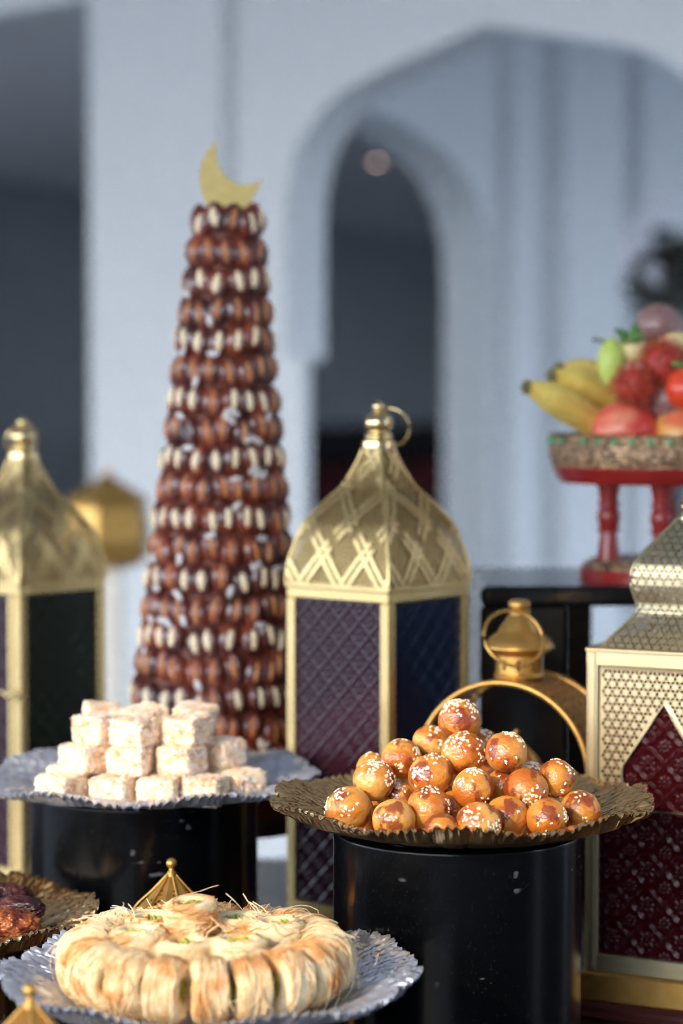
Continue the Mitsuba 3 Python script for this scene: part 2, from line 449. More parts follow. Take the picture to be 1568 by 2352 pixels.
mat('fried_dough', mikit.proc(dough), mikit.proc(lambda p, n, uv: 0.20 + 0.24 * smoothstep(0.4, 0.65, fbm(p.x * 60, p.y * 60, p.z * 60))), spec=0.6, coat=1.0, coat_gloss=0.97,
    bump=(lambda p, n, uv: fbm(p.x * 420, p.y * 420, p.z * 420), 0.0009, 4e-4))
mat('sesame', (0.86, 0.76, 0.60), 0.35, spec=0.5)
seed_m = trimesh.creation.icosphere(subdivisions=1)
sv = np.array(seed_m.vertices) * [0.0017, 0.00105, 0.0007]
sv[:, 1] *= 1 - 0.35 * sv[:, 0] / 0.0017
SEED_V, SEED_F = sv, np.array(seed_m.faces)


def seeds_on(r, spots, g):
    """Seeds lying on a ball of radius r at the unit directions spots."""
    V, FF = [], []
    for k, d in enumerate(spots):
        d = d / np.linalg.norm(d)
        a = np.cross(d, g.normal(size=3))
        a /= np.linalg.norm(a)
        b = np.cross(d, a)
        V.append(SEED_V @ np.stack([a, b, d]) + d * r)
        FF.append(SEED_F + k * len(SEED_V))
    return trimesh.Trimesh(np.vstack(V), np.vstack(FF), process=False)


# x, y, z, radius, (seed patches: azimuth from the camera to the right, elevation, spread, count), label
BALLS = [
    (0.1049, 2.0232, -0.2891, 0.0185, [(-40, 62, 30, 46), (50, 40, 26, 26), (-62, 25, 14, 8), (0, 20, 10, 3)], 'pale golden dough ball at the very top of the pile, white sesame over its crown'),
    (0.0806, 2.0450, -0.3130, 0.0163, [(35, 55, 25, 24), (30, 5, 12, 10)], 'dough ball behind and left of the topmost ball'),
    (0.1070, 1.9972, -0.3153, 0.0197, [(-10, 50, 34, 44), (50, 5, 25, 18), (-55, 25, 14, 8)], 'wide caramel dough ball right under the topmost ball'),
    (0.1277, 2.0600, -0.3177, 0.0157, [(10, 55, 30, 30)], 'mostly hidden dough ball between the top ball and its right neighbour'),
    (0.1429, 1.9755, -0.3104, 0.0177, [(10, 70, 22, 18), (50, 40, 16, 10), (-40, 0, 20, 6), (10, -10, 30, 4)], 'dark glazed dough ball at the right of the upper tier'),
    (0.0534, 2.0200, -0.3236, 0.0177, [(60, 20, 20, 22), (-5, -20, 14, 12), (0, 75, 14, 5)], 'golden dough ball at the left of the upper tier with one brown drip'),
    (0.0777, 1.9796, -0.3313, 0.0192, [(20, 70, 30, 26), (-20, 10, 28, 26), (-50, 10, 18, 18)], 'orange dough ball left of the middle with scattered sesame'),
    (0.0286, 1.9891, -0.3375, 0.0182, [(0, 72, 30, 46), (50, 10, 22, 26), (-30, 25, 18, 10)], 'round amber dough ball on the left slope, sesame on its crown'),
    (0.0271, 2.0500, -0.3359, 0.0133, [(0, 75, 20, 8)], 'small plain dough ball peeking out behind the left slope'),
    (0.1132, 1.9500, -0.3380, 0.0178, [(0, 68, 26, 34), (-45, 30, 16, 12), (25, -20, 20, 4)], 'egg shaped dough ball in the centre front with a sesame cap'),
    (0.1588, 1.9550, -0.3400, 0.0186, [(-10, -38, 34, 54), (30, 0, 20, 8)], 'reddish dough ball with sesame along its lower half, right of the centre'),
    (0.1652, 1.9966, -0.3387, 0.0167, [(-5, 62, 32, 70), (50, 25, 14, 12)], 'dough ball with the densest white sesame cap, behind the reddish ball'),
    (0.1863, 1.9735, -0.3333, 0.0165, [(55, 30, 16, 9), (10, -35, 25, 8), (0, 85, 20, 8)], 'dark amber dough ball highest on the right slope'),
    (0.1397, 1.9817, -0.3404, 0.0143, [(0, 30, 10, 2)], 'yellowish dough ball set back in the hollow right of the centre'),
    (0.0064, 1.9650, -0.3584, 0.0202, [(-40, 50, 24, 24), (-70, 10, 18, 18), (0, 10, 22, 12)], 'large dough ball farthest left on the gold plate with a bright glaze'),
    (0.0441, 1.9180, -0.3595, 0.0179, [(-10, 30, 26, 5)], 'orange dough ball second from the left in the bottom row'),
    (0.0739, 1.9370, -0.3529, 0.0191, [(10, 72, 24, 22), (70, 20, 18, 12)], 'pale yellow dough ball in the bottom row with little glaze'),
    (0.0836, 1.8950, -0.3621, 0.0137, [], 'smallest bare dough ball at the front edge of the pile'),
    (0.1147, 1.9000, -0.3598, 0.0188, [(5, -10, 36, 46), (35, -5, 18, 20), (-35, 35, 22, 22)], 'dough ball at the front centre speckled with sesame on its face'),
    (0.1407, 1.9320, -0.3591, 0.0176, [(30, 20, 14, 3)], 'plain brown dough ball tucked right of the speckled front ball'),
    (0.1738, 1.9255, -0.3590, 0.0172, [(65, 10, 20, 24), (0, 0, 30, 6)], 'dough ball second from the right in the bottom row with a dark syrup spot'),
    (0.2064, 1.9650, -0.3603, 0.0183, [(0, 55, 22, 8), (10, -5, 24, 4)], 'egg shaped yellow brown dough ball farthest right in the bottom row'),
    (0.0521, 2.0009, -0.3549, 0.0145, [(-20, 55, 30, 22)], 'half hidden dough ball with sesame behind the orange bottom row ball'),
    (0.0303, 2.0276, -0.3659, 0.0131, [(10, 40, 20, 4)], 'half hidden dough ball behind the large left one'),
    (0.0985, 1.9700, -0.3593, 0.0157, [(-40, 10, 30, 16)], 'shaded dough ball between the pale yellow and the centre ones'),
    (0.1389, 2.0075, -0.3631, 0.0160, [], 'shaded dough ball behind the plain brown one'),
    (0.1757, 2.0108, -0.3637, 0.0161, [], 'shaded dough ball low behind the ball with a dark syrup spot'),
    (0.0872, 2.0147, -0.3605, 0.0172, [], 'hidden dough ball low in the left middle of the pile'),
    (0.1259, 2.0800, -0.3481, 0.0178, [], 'hidden dough ball at the back of the pile under its upper tier'),
    (0.1151, 2.0302, -0.3632, 0.0162, [], 'hidden dough ball low in the centre of the pile'),
]
for i, (x, y, z, r, patches, lab) in enumerate(BALLS):
    g = np.random.default_rng(100 + i)
    k = numbered('dough_ball')
    m = blob(1.0, 4, 0.045, 1.6, 30 + i)
    sq = np.array([1 + g.uniform(-0.03, 0.05), 1, 1 + g.uniform(-0.05, 0.03)])
    Rr = Rm(g.uniform(-40, 40), [0, 1, 0])
    vv = (np.array(m.vertices) * sq) @ Rr.T
    m.vertices = vv * r
    put(k + '__body', m, 'fried_dough', place(x, y, z), smooth=True)
    spots = []
    for az, el, spr, n in patches:
        a, e = math.radians(az), math.radians(el)
        c = np.array([math.sin(a) * math.cos(e), -math.cos(a) * math.cos(e), math.sin(e)])
        for _ in range(round(0.8 * n)):
            d = c + g.normal(size=3) * math.radians(spr) * 0.55
            spots.append(d / np.linalg.norm(d))
    if spots:
        spots = np.array(spots)
        dirs = vv / np.linalg.norm(vv, axis=1, keepdims=True)
        rad = np.linalg.norm(vv, axis=1)[np.argmax(spots @ dirs.T, 1)]
        parts = [seeds_on(r * q + 0.0003, [s], g) for q, s in zip(rad, spots)]
        kk = put(k + '__sesame_seeds', cat(*parts), 'sesame', place(x, y, z), smooth=True)
        tag(kk, 'white sesame seeds', kind='stuff')
    tag(k, lab, 'pastry', 'glazed dough balls piled on the gold plate')

# ------------------------------------------------------------------ sugared cubes
def cube_col(p, n, uv):
    a = mix((0.80, 0.55, 0.26), (0.84, 0.66, 0.42), fbm(p.x * 60, p.y * 60, p.z * 60))
    a = mix(a, (0.56, 0.27, 0.10), 0.85 * smoothstep(0.50, 0.66, fbm(p.x * 90 + 7, p.y * 90, p.z * 90)))
    w = fbm(p.x * 420, p.y * 420, p.z * 420, 2)
    return mix(a, (0.92, 0.87, 0.83), smoothstep(0.48, 0.64, w))


mat('sugar_cake', mikit.proc(cube_col), 0.75, spec=0.25)
mat('coconut', (0.92, 0.89, 0.86), 0.6, spec=0.3)


def make_cube(seed):
    g = np.random.default_rng(seed)
    m = trimesh.creation.box((2, 2, 2))
    for _ in range(4):
        m = m.subdivide()
    v = np.array(m.vertices)
    nrm = np.sum(abs(v) ** 9, 1) ** (1 / 9)
    v = v / nrm[:, None]
    size = np.array([0.0188, 0.0188, 0.0133])
    v = v * size
    nn = v / np.linalg.norm(v, axis=1, keepdims=True)
    v += nn * ((meshkit.fbm(v * 260 + seed * 9, 3, seed) - 0.5) * 0.0044)[:, None]
    m.vertices = v
    P, fi = trimesh.sample.sample_surface(m, 300, seed=seed)
    N = m.face_normals[fi]
    d = g.normal(size=P.shape)
    d -= N * np.sum(d * N, 1, keepdims=True) * 0.8
    d /= np.linalg.norm(d, axis=1, keepdims=True)
    L = g.uniform(0.0005, 0.0016, len(P))[:, None]
    mid = P + N * 0.0004
    paths = np.stack([mid - d * L, mid + N * 0.0002, mid + d * L], 1)
    return mikit.ply(m, 'sugar_cake', smooth=True), mikit.ply(tubes(paths, g.uniform(0.00025, 0.0005, len(P)), 4), 'coconut', smooth=True)


CUBEV = [make_cube(s) for s in range(5)]
H = 0.0263
CB = -0.3870
CUBES = [  # px, depth, layer, turn, label
    (136, 2.162, 0, -36, 'sugared cube at the left front corner of the bottom layer'),
    (258, 2.146, 0, -19, 'sugared cube second from the left in the bottom front row'),
    (362, 2.143, 0, -8, 'sugared cube in the middle of the bottom front row'),
    (469, 2.149, 0, -16, 'sugared cube second from the right in the bottom front row'),
    (553, 2.185, 0, -52, 'sugared cube at the right end of the bottom layer'),
    (160, 2.216, 0, -30, 'sugared cube peeking out behind the left front corner one'),
    (275, 2.196, 0, -10, 'sugared cube in the second row of the bottom layer, at its left'), (380, 2.192, 0, -5, 'sugared cube in the second row of the bottom layer, at its middle'), (490, 2.215, 0, -20, 'sugared cube in the second row of the bottom layer, at its right'), (240, 2.25, 0, -10, 'sugared cube in the back row of the bottom layer, at its left'), (345, 2.245, 0, 5, 'sugared cube in the back row of the bottom layer, at its middle'), (450, 2.26, 0, 0, 'sugared cube in the back row of the bottom layer, at its right'),
    (190, 2.176, 1, -38, 'sugared cube at the left end of the middle layer'),
    (297, 2.160, 1, -14, 'sugared cube left of the dark gap in the middle layer'),
    (416, 2.166, 1, -30, 'sugared cube right of the dark gap in the middle layer'),
    (505, 2.21, 1, -38, 'sugared cube set back at the right end of the middle layer'),
    (240, 2.225, 1, -8, 'sugared cube in the back row of the middle layer, at its left'), (345, 2.21, 1, 4, 'sugared cube in the back row of the middle layer, at its middle'), (430, 2.23, 1, -4, 'sugared cube in the back row of the middle layer, at its right'),
    (221, 2.184, 2, -36, 'sugared cube at the left of the top layer'),
    (307, 2.166, 2, -27, 'sugared cube at the front centre of the top layer'),
    (428, 2.176, 2, -30, 'sugared cube at the right of the top layer'),
    (232, 2.236, 2, 12, 'tilted sugared cube behind the left one of the top layer'),
    (330, 2.222, 2, 38, 'tilted sugared cube peaking behind the front centre of the top layer'),
    (445, 2.232, 2, -14, 'tilted sugared cube behind the right one of the top layer'),
]
for i, (px, Y, L, deg, lab) in enumerate(CUBES):
    g = np.random.default_rng(500 + i)
    k = numbered('sugared_cube')
    to = T().translate([xat(px, Y), Y, CZ + CB + H * (L + 0.5) + 0.0003 * L]).rotate([0, 0, 1], deg)
    if lab and 'tilted' in lab:
        to = to @ T().translate([0, 0, 0.0025]).rotate([0, 1, 0], -9 if i % 2 else 7).rotate([1, 0, 0], 6)
    to = to @ T().rotate([0, 0, 1], 90 * int(g.integers(0, 4)))
    b, fl = CUBEV[i % 5]
    put(k + '__cake', b, None, to)
    tag(put(k + '__coconut_flakes', fl, None, to), 'white coconut flakes', kind='stuff')
    tag(k, lab or 'sugared cube hidden inside the pile on the silver plate', 'sweet', 'sugared cubes piled on the silver plate')

# ------------------------------------------------------------------ shredded pastry rolls with pistachio
def pastry(c0, c1, c2):
    def fn(p, n, uv):
        a = mix(c0, c1, fbm(p.x * 55, p.y * 55, p.z * 55))
        return mix(a, c2, 0.9 * smoothstep(0.52, 0.68, fbm(p.x * 38 + 3, p.y * 38 + 5, p.z * 38)))
    return fn


mat('shredded_dough', mikit.proc(pastry((0.86, 0.70, 0.42), (0.91, 0.80, 0.55), (0.76, 0.42, 0.16))), 0.6, spec=0.3)
mat('dough_thread', mikit.proc(pastry((0.88, 0.72, 0.43), (0.93, 0.83, 0.60), (0.76, 0.42, 0.15))), 0.45, spec=0.4)
mat('dough_thread_brown', mikit.proc(pastry((0.66, 0.33, 0.09), (0.80, 0.50, 0.19), (0.50, 0.20, 0.05))), 0.45, spec=0.4)
mat('pistachio', mikit.proc(lambda p, n, uv: mix(mix((0.28, 0.34, 0.04), (0.54, 0.58, 0.12), fbm(p.x * 300, p.y * 300, p.z * 300)), (0.30, 0.10, 0.03), smoothstep(0.58, 0.7, fbm(p.x * 170, p.y * 170, p.z * 170)))), 0.5, spec=0.4)


def make_roll(seed, r, L, nst=230, stray=10):
    """A roll with its axis along x: dough, pale threads wound round it, brown threads, pistachio at both ends."""
    g = np.random.default_rng(seed)
    a = np.linspace(0, 2 * np.pi, 49)[:-1]
    e = L / 2 - 0.0055
    xs = np.concatenate([[-e, -e], np.array([-0.97, -1, -0.94, -0.8, -0.5, -0.2, 0.2, 0.5, 0.8, 0.94, 1, 0.97]) * L / 2, [e, e]])
    rs = np.array([0.02, 0.40, 0.46, 0.66, 0.88, 0.965, 1, 1, 1, 1, 0.965, 0.88, 0.66, 0.46, 0.40, 0.02]) * r
    v = np.stack([np.repeat(xs[:, None], 48, 1), rs[:, None] * np.cos(a), rs[:, None] * np.sin(a)], -1).reshape(-1, 3)
    v[:, 1:] *= (1 + 0.09 * (meshkit.fbm(v * 130 + seed, 3, seed) - 0.5))[:, None]
    i, j = np.meshgrid(np.arange(15), np.arange(48), indexing='ij')
    q = np.stack([i * 48 + j, i * 48 + (j + 1) % 48, (i + 1) * 48 + (j + 1) % 48, (i + 1) * 48 + j], -1).reshape(-1, 4)
    body = trimesh.Trimesh(v, np.vstack([q[:, [0, 2, 1]], q[:, [0, 3, 2]]]), process=False)

    def wound(n, lift, spread):
        t = np.linspace(0, 1, 9)[None]
        x0 = g.uniform(-0.5, 0.5, n)[:, None] * L * 0.98
        a0, da = g.uniform(0, 2 * np.pi, n)[:, None], g.uniform(0.8, 2.6, n)[:, None]
        x = np.clip(x0 + (t - 0.5) * g.normal(size=n)[:, None] * spread + 0.0009 * np.sin(t * 9 + g.uniform(0, 6, n)[:, None]), -L * 0.52, L * 0.52)
        prof = np.interp(x, xs[3:-3], rs[3:-3])
        rad = prof + lift * g.uniform(0.1, 1, n)[:, None] * (0.4 + 0.6 * np.sin(t * np.pi) + 0.3 * np.sin(t * 7 + x0 * 900))
        an = a0 + da * t
        return np.stack([x, rad * np.cos(an), rad * np.sin(an)], -1)
    pale = wound(nst, 0.0016, 0.003)
    fuzz = wound(40, 0.0042, 0.012)
    st = wound(stray, 0.0016, 0.01)
    tt = np.linspace(0, 1, 9)[None, :, None] ** 2
    st = st * (1 + tt * g.uniform(0.1, 0.5, stray)[:, None, None])
    brown = wound(nst // 3, 0.0022, 0.008)
    pist = []
    for sgn in (-1, 1):                  # chopped nuts in the hollow of either end
        bits = []
        for _ in range(26):
            rr_, an_ = 0.37 * r * math.sqrt(g.uniform()), g.uniform(0, 6.28)
            bits.append(moved(blob(g.uniform(0.0012, 0.0026, 3), 1, 0.3, 2.0, int(g.integers(99))), sgn * (e + g.uniform(0.0005, 0.0035)), rr_ * math.cos(an_), rr_ * math.sin(an_)))
        pist.append(mikit.ply(cat(*bits), 'pistachio', smooth=True))
    ra = lambda n: g.uniform(0.00032, 0.0005, n)
    return (mikit.ply(body, 'shredded_dough', smooth=True), mikit.ply(tubes(np.vstack([pale, fuzz, st]), ra(nst + 40 + stray)), 'dough_thread', smooth=True),
            mikit.ply(tubes(brown, ra(nst // 3)), 'dough_thread_brown', smooth=True), *pist)


RING = [make_roll(s, 0.0235, 0.0275) for s in (1, 2, 3)]
NEST = [make_roll(s, 0.0240, 0.034, 260, 16) for s in (4, 5, 6)]


def roll(var, to, lab, group):
    k = numbered('pastry_roll')
    for part, sh in zip(('dough', 'pale_threads', 'brown_threads', 'pistachio_filling', 'pistachio_filling'), var):
        kk = put(k + '__' + part, sh, None, to)
        if 'threads' in part:
            tag(kk, part.replace('_', ' ') + ' of dough', kind='stuff')
        elif part == 'pistachio_filling':
            tag(kk, 'green chopped pistachio', kind='stuff')
    tag(k, lab, 'pastry', group)


KX, KY, KZ = -0.1082, 1.81, -0.4758
NR = 19
side = ['first', 'second', 'third', 'fourth', 'fifth', 'sixth']
n_ring = 0
for i in range(NR):
    th = -90 + (i - 9) * 360 / NR + 4.5
    a = math.radians(th)
    g = np.random.default_rng(800 + i)
    x, y = KX + 0.094 * math.cos(a), KY + 0.094 * math.sin(a)
    off = i - 9
    if abs(off) > 7:
        lab = f'shredded pastry roll at the far {"left" if off < 0 else "right"} back of the ring, {"last" if abs(off) == 9 else "last but one"}'
    elif off == 0:
        lab = 'shredded pastry roll at the very front of the ring, nearest the plate rim'
    else:
        lab = f'shredded pastry roll, {["", "first", "second", "third", "fourth", "fifth", "sixth", "seventh"][abs(off)]} {"left" if off < 0 else "right"} of the front one in the ring'
    to = T().translate([x, y, CZ + KZ + 0.0235 + g.uniform(-0.0005, 0.0015)]).rotate([0, 0, 1], th + 90 + g.uniform(-10, 10)).rotate([1, 0, 0], float(g.uniform(0, 360)))
    roll(RING[i % 3], to, lab, 'outer ring of pastry rolls on the front silver plate')
UP = [(342, 1.858, 0.0, 'upright pastry roll with pistachio on top, back left inside the ring'),
      (312, 1.815, 0.0, 'upright pastry roll with pistachio on top, left inside the ring'),
      (424, 1.785, -0.002, 'upright pastry roll with pistachio on top, front centre inside the ring'),
      (545, 1.782, 0.0, 'upright pastry roll with a thin pistachio line, front right inside the ring'),
      (542, 1.848, 0.003, 'upright pastry roll with pistachio on top, back right inside the ring'),
      (634, 1.830, 0.003, 'frayed upright pastry roll at the right inside the ring')]
for i, (px, Y, dz, lab) in enumerate(UP):
    to = T().translate([xat(px, Y), Y, CZ + KZ + 0.0232 + dz]).rotate([0, 0, 1], 40 * i).rotate([0, 1, 0], 90 if i % 2 else -90).rotate([1, 0, 0], 60 * i).scale([1.5, 1, 1])
    roll(NEST[i % 3], to, lab, 'upright pastry rolls inside the ring')
Yt = 1.83
to = T().translate([xat(436, Yt), Yt, at(436, 2103, Yt)[2] - 0.002]).rotate([0, 0, 1], 25).rotate([0, 1, 0], 84).scale(0.88)
roll(NEST[1], to, 'frayed pastry roll standing on top of all the others', 'upright pastry rolls inside the ring')
# loose threads standing out of the pastry
th_paths = []
g = np.random.default_rng(77)
for px, py, Y, n, dx in ((745, 2158, 1.84, 34, 0.022), (700, 2125, 1.85, 16, 0.004), (640, 2118, 1.85, 22, 0.002), (560, 2112, 1.86, 18, -0.002), (470, 2085, 1.84, 26, 0.003), (255, 2140, 1.82, 7, 0.003), (810, 2200, 1.80, 8, 0.004), (400, 2085, 1.84, 12, -0.003)):
    for _ in range(n):
        c = at(px + g.normal() * 16, py + g.normal() * 5, Y + g.normal() * 0.006)
        t = np.linspace(0, 1, 9)[:, None]
        d = np.array([dx * g.uniform(0.2, 1.3) + g.normal() * 0.004, g.normal() * 0.004, g.uniform(0.002, 0.009)])
        curl = np.array([g.normal(), g.normal(), g.normal()]) * 0.002
        th_paths.append(c - [0, 0, 0.004] + d * t + curl * np.sin(t * 4) + [0, 0, -0.006] * t ** 2 * (abs(dx) > 0.01))
k = put('stray_pastry_threads', tubes(np.array(th_paths), np.full(len(th_paths), 0.0004)), 'dough_thread', smooth=True)
tag(k, 'loose curly dough threads sticking out on top of the pastry ring', 'pastry threads', kind='stuff')

# ------------------------------------------------------------------ dates on the left plate
mat('date_skin', mikit.proc(lambda p, n, uv: mix((0.030, 0.008, 0.011), (0.11, 0.032, 0.03), smoothstep(0.35, 0.7, fbm(p.x * 60, p.y * 60, p.z * 60)))), 0.32, spec=0.5, coat=0.25,
    bump=(lambda p, n, uv: fbm(p.x * 200 + 3 * noise(p.x * 60, p.y * 60, p.z * 60), p.y * 90, p.z * 200), 0.004, 5e-4))
mat('date_amber', mikit.proc(lambda p, n, uv: mix((0.10, 0.016, 0.008), (0.38, 0.11, 0.03), smoothstep(0.35, 0.65, fbm(p.x * 110, p.y * 110, p.z * 110)))), 0.28, spec=0.5, coat=0.5,
    bump=(lambda p, n, uv: fbm(p.x * 200, p.y * 90, p.z * 200), 0.004, 5e-4))
for i, (px, py, Y, deg, bs, lab) in enumerate(((10, 2062, 2.07, 15, 'date_skin', 'dark wrinkled date at the back of the left plate'), (38, 2092, 2.02, -22, 'date_skin', 'largest plum dark date in the middle of the left plate'),
                                            (22, 2122, 1.98, 8, 'date_amber', 'amber brown translucent date at the front of the left plate'), (-60, 2085, 2.03, 60, 'date_skin', 'dark date cut off by the left edge of the photo'))):
    m = blob((0.0245, 0.0130, 0.0118), 5, 0.16, 3.6, 60 + i, 4)
    k = put('loose_date', m, bs, T().translate(at(px, py, Y).tolist()).rotate([0, 0, 1], deg).rotate([0, 1, 0], 8 * (-1) ** i).scale(1.15), smooth=True)
    tag(k, lab, 'date', 'dates on the left plate')

# ------------------------------------------------------------------ date tower
YT = 2.53
S = F / YT
mat('tower_core', (0.13, 0.035, 0.018), 0.5, spec=0.3)
mat('date_glossy', mikit.proc(lambda p, n, uv: mix((0.045, 0.009, 0.007), (0.13, 0.024, 0.011), smoothstep(0.3, 0.7, fbm(p.x * 70, p.y * 70, p.z * 40)))), 0.22, spec=0.6, coat=0.8)
mat('date_glossy_red', mikit.proc(lambda p, n, uv: mix((0.08, 0.012, 0.008), (0.22, 0.04, 0.014), smoothstep(0.3, 0.7, fbm(p.x * 70, p.y * 70, p.z * 40)))), 0.22, spec=0.6, coat=0.8)
mat('almond', mikit.proc(lambda p, n, uv: mix((0.84, 0.64, 0.38), (0.90, 0.74, 0.50), noise(p.x * 120, p.y * 120, p.z * 120))), 0.45, spec=0.4)
mat('candied_peel', mikit.proc(lambda p, n, uv: mix((0.44, 0.13, 0.03), (0.60, 0.24, 0.07), noise(p.x * 160, p.y * 160, p.z * 160))), 0.35, spec=0.5, coat=0.3)
mat('white_sliver', (0.60, 0.56, 0.54), 0.4, spec=0.4)
ax = lambda z: (xat(524, YT) + (xat(496, YT) - xat(524, YT)) * (0.19 - z) / 0.60)
ztop, dz = at(0, 512, YT)[2] - CZ, 67.2 / S
z_end = ztop - 19.6 * dz
tower = 'date_tower'
rad = lambda z: (84 + (at(0, 510, YT)[2] - CZ - z) * S * 0.1085) / S
lean = math.degrees(math.atan((ax(z_end) - ax(ztop)) / (ztop - z_end)))
nz = 24
prof = [(0, ztop + 0.013)] + [(rad(z) - 0.010, z) for z in np.linspace(ztop + 0.013, z_end - 0.012, nz)] + [(0, z_end - 0.012)]
cm = lathe(prof[::-1], 40)
v = np.array(cm.vertices)
v[:, 0] += np.array([ax(z) for z in v[:, 2]])
cm.vertices = v + [0, YT, CZ]
put(tower + '__core', cm, 'tower_core')


def make_date(seed):
    m = blob((0.0126, 0.0106, 0.0174), 3, 0.08, 1.8, seed)
    v = np.array(m.vertices)
    v[:, 1] += np.where(v[:, 1] < 0, 0.0042 * np.exp(-(v[:, 0] / 0.0032) ** 2) * (1 - (v[:, 2] / 0.017) ** 2), 0)   # the slit at its front
    m.vertices = v
    return m


DATE = [mikit.ply(make_date(s), b, smooth=True) for s, b in ((1, 'date_glossy'), (2, 'date_glossy'), (3, 'date_glossy_red'), (4, 'date_glossy_red'))]
ALM = [mikit.ply(moved(blob((0.0046, 0.004, 0.0108), 3, 0.04, 1.5, s), 0, -0.0072, 0), 'almond', smooth=True) for s in (5, 6)]
PEEL = [mikit.ply(moved(blob((0.0034, 0.0045, 0.0115), 3, 0.14, 2.5, s), 0, -0.0062, 0), 'candied_peel', smooth=True) for s in (7, 8)]
g = np.random.default_rng(21)
n_date = 0
for row in range(20):
    z = ztop - row * dz
    n = int(round(2 * math.pi * rad(z) / 0.0216))
    ph = g.uniform(0, 360)
    for c in range(n):
        az = (ph + c * 360 / n + g.uniform(-3, 3)) % 360
        if not (150 < az < 390 or az < 30):        # the side turned away from the room stays bare
            continue
        a = math.radians(az)
        zz = z + g.uniform(-0.0045, 0.0045)
        r = rad(z) - 0.0085 + g.uniform(-0.001, 0.001)
        to = T().translate([ax(zz) + r * math.cos(a), YT + r * math.sin(a), CZ + zz]).rotate([0, 0, 1], az + 90 + g.uniform(-16, 16)).rotate([0, 1, 0], g.uniform(-14, 14)).rotate([1, 0, 0], -5)
        k = numbered(tower + '__date')
        scene[k] = {**DATE[int(g.integers(0, 4))], 'to_world': to}
        n_date += 1
        alm = row % 2 == 0
        if g.uniform() < 0.97:
            sh = (ALM if alm and g.uniform() < 0.93 else PEEL)[int(g.integers(0, 2))]
            put(k + ('__almond' if sh in ALM else '__candied_peel'), sh, None, to)
sliver = mikit.ply(blob((0.0072, 0.002, 0.0038), 2, 0.1, 2, 9), 'white_sliver', smooth=True)
for i in range(52):
    row = min(18, int(20 * g.uniform(0.05, 1) ** 0.8))
    z = ztop - (row + 0.5) * dz + g.uniform(-0.006, 0.006)
    az = g.uniform(205, 350)
    a = math.radians(az)
    r = rad(z) - 0.001
    put(tower + '__almond_sliver', sliver, None, T().translate([ax(z) + r * math.cos(a), YT + r * math.sin(a), CZ + z]).rotate([0, 0, 1], az + 90).rotate([0, 1, 0], g.uniform(-80, 80)))
tag(tower, 'tall cone tower of glossy stuffed dates, every other row with almonds', 'date tower')
# crescent on top
cp = [(495, 324), (484, 337), (472, 354), (464, 372), (459, 394), (459, 420), (464, 446), (473, 466), (486, 486), (505, 505), (535, 508), (558, 490), (571, 472), (584, 450), (595, 428), (604, 411), (590, 419), (575, 424), (556, 426), (540, 421), (522, 410), (508, 394), (500, 376), (496, 352)]
cpoly = sg.Polygon([(at(x, y, YT)[0], at(x, y, YT)[2]) for x, y in cp])
cmz = trimesh.creation.extrude_polygon(cpoly, 0.005, engine='earcut')
v = np.array(cmz.vertices)
cmz.vertices = np.column_stack([v[:, 0], YT - 0.0025 + v[:, 2], v[:, 1]])
cmz.fix_normals()
mat('crescent_gold', mikit.proc(lambda p, n, uv: mix((0.42, 0.30, 0.09), (0.58, 0.44, 0.15), fbm(p.x * 120, p.y * 120, p.z * 120))), 0.45, metal=0.3)
k = put('crescent_topper', cmz, 'crescent_gold', smooth=False)
tag(k, 'flat gold crescent moon standing on top of the date tower', 'crescent')
zs = z_end - 0.012
prof = [(0, TZ), (0.075, TZ), (0.075, TZ + 0.008), (0.02, TZ + 0.02), (0.016, TZ + 0.05), (0.022, zs - 0.025), (0.05, zs - 0.018), (0.125, zs - 0.015), (0.127, zs - 0.010), (0.125, zs), (0, zs)]
k = put('cake_stand', lathe(prof, 64), 'table_wood', place(ax(z_end), YT, 0), smooth=35)
tag(k, 'dark wooden footed stand under the date tower', 'cake stand')

# ------------------------------------------------------------------ lanterns with domed pierced roofs
def roof_grid(prof, cell, keep, lift, edge=0.002):
    """One face of a four-sided roof: a pierced sheet, prof = [(z, half width)] from the eave up. keep(x, s) -> kept cells, lift(x, s) -> relief."""
    z, h = np.array(prof).T
    s = np.concatenate([[0], np.cumsum(np.hypot(np.diff(z), np.diff(h)))])
    ns, nx = int(s[-1] / cell) + 1, 2 * int(h.max() / cell) + 1
    sg_, xg = np.linspace(0, s[-1], ns + 1), np.linspace(-h.max(), h.max(), nx + 1)
    X, SS = np.meshgrid(xg, sg_, indexing='ij')
    hh = np.interp(SS, s, h)
    dzds, dhds = np.gradient(np.interp(sg_, s, z), sg_), np.gradient(np.interp(sg_, s, h), sg_)
    L = lift(X, SS)
    V = np.stack([np.clip(X, -hh, hh), -hh - L * np.broadcast_to(dzds, X.shape), np.interp(SS, s, z) - L * np.broadcast_to(-dhds, X.shape) * -1], -1)
    q = grid_mesh(nx + 1, ns + 1)
    xc, sc = 0.5 * (xg[1:] + xg[:-1]), 0.5 * (sg_[1:] + sg_[:-1])
    XC, SC = np.meshgrid(xc, sc, indexing='ij')
    I, J = np.meshgrid(np.arange(nx), np.arange(ns), indexing='ij')
    hc = np.interp(SC, s, h)
    ok = (abs(XC) < hc + cell) & keep(XC, SC, I, J, hc)
    m = trimesh.Trimesh(V.reshape(-1, 3), np.vstack([q[ok.ravel()][:, [0, 1, 2]], q[ok.ravel()][:, [0, 2, 3]]]), process=False)
    m.remove_unreferenced_vertices()
    return m


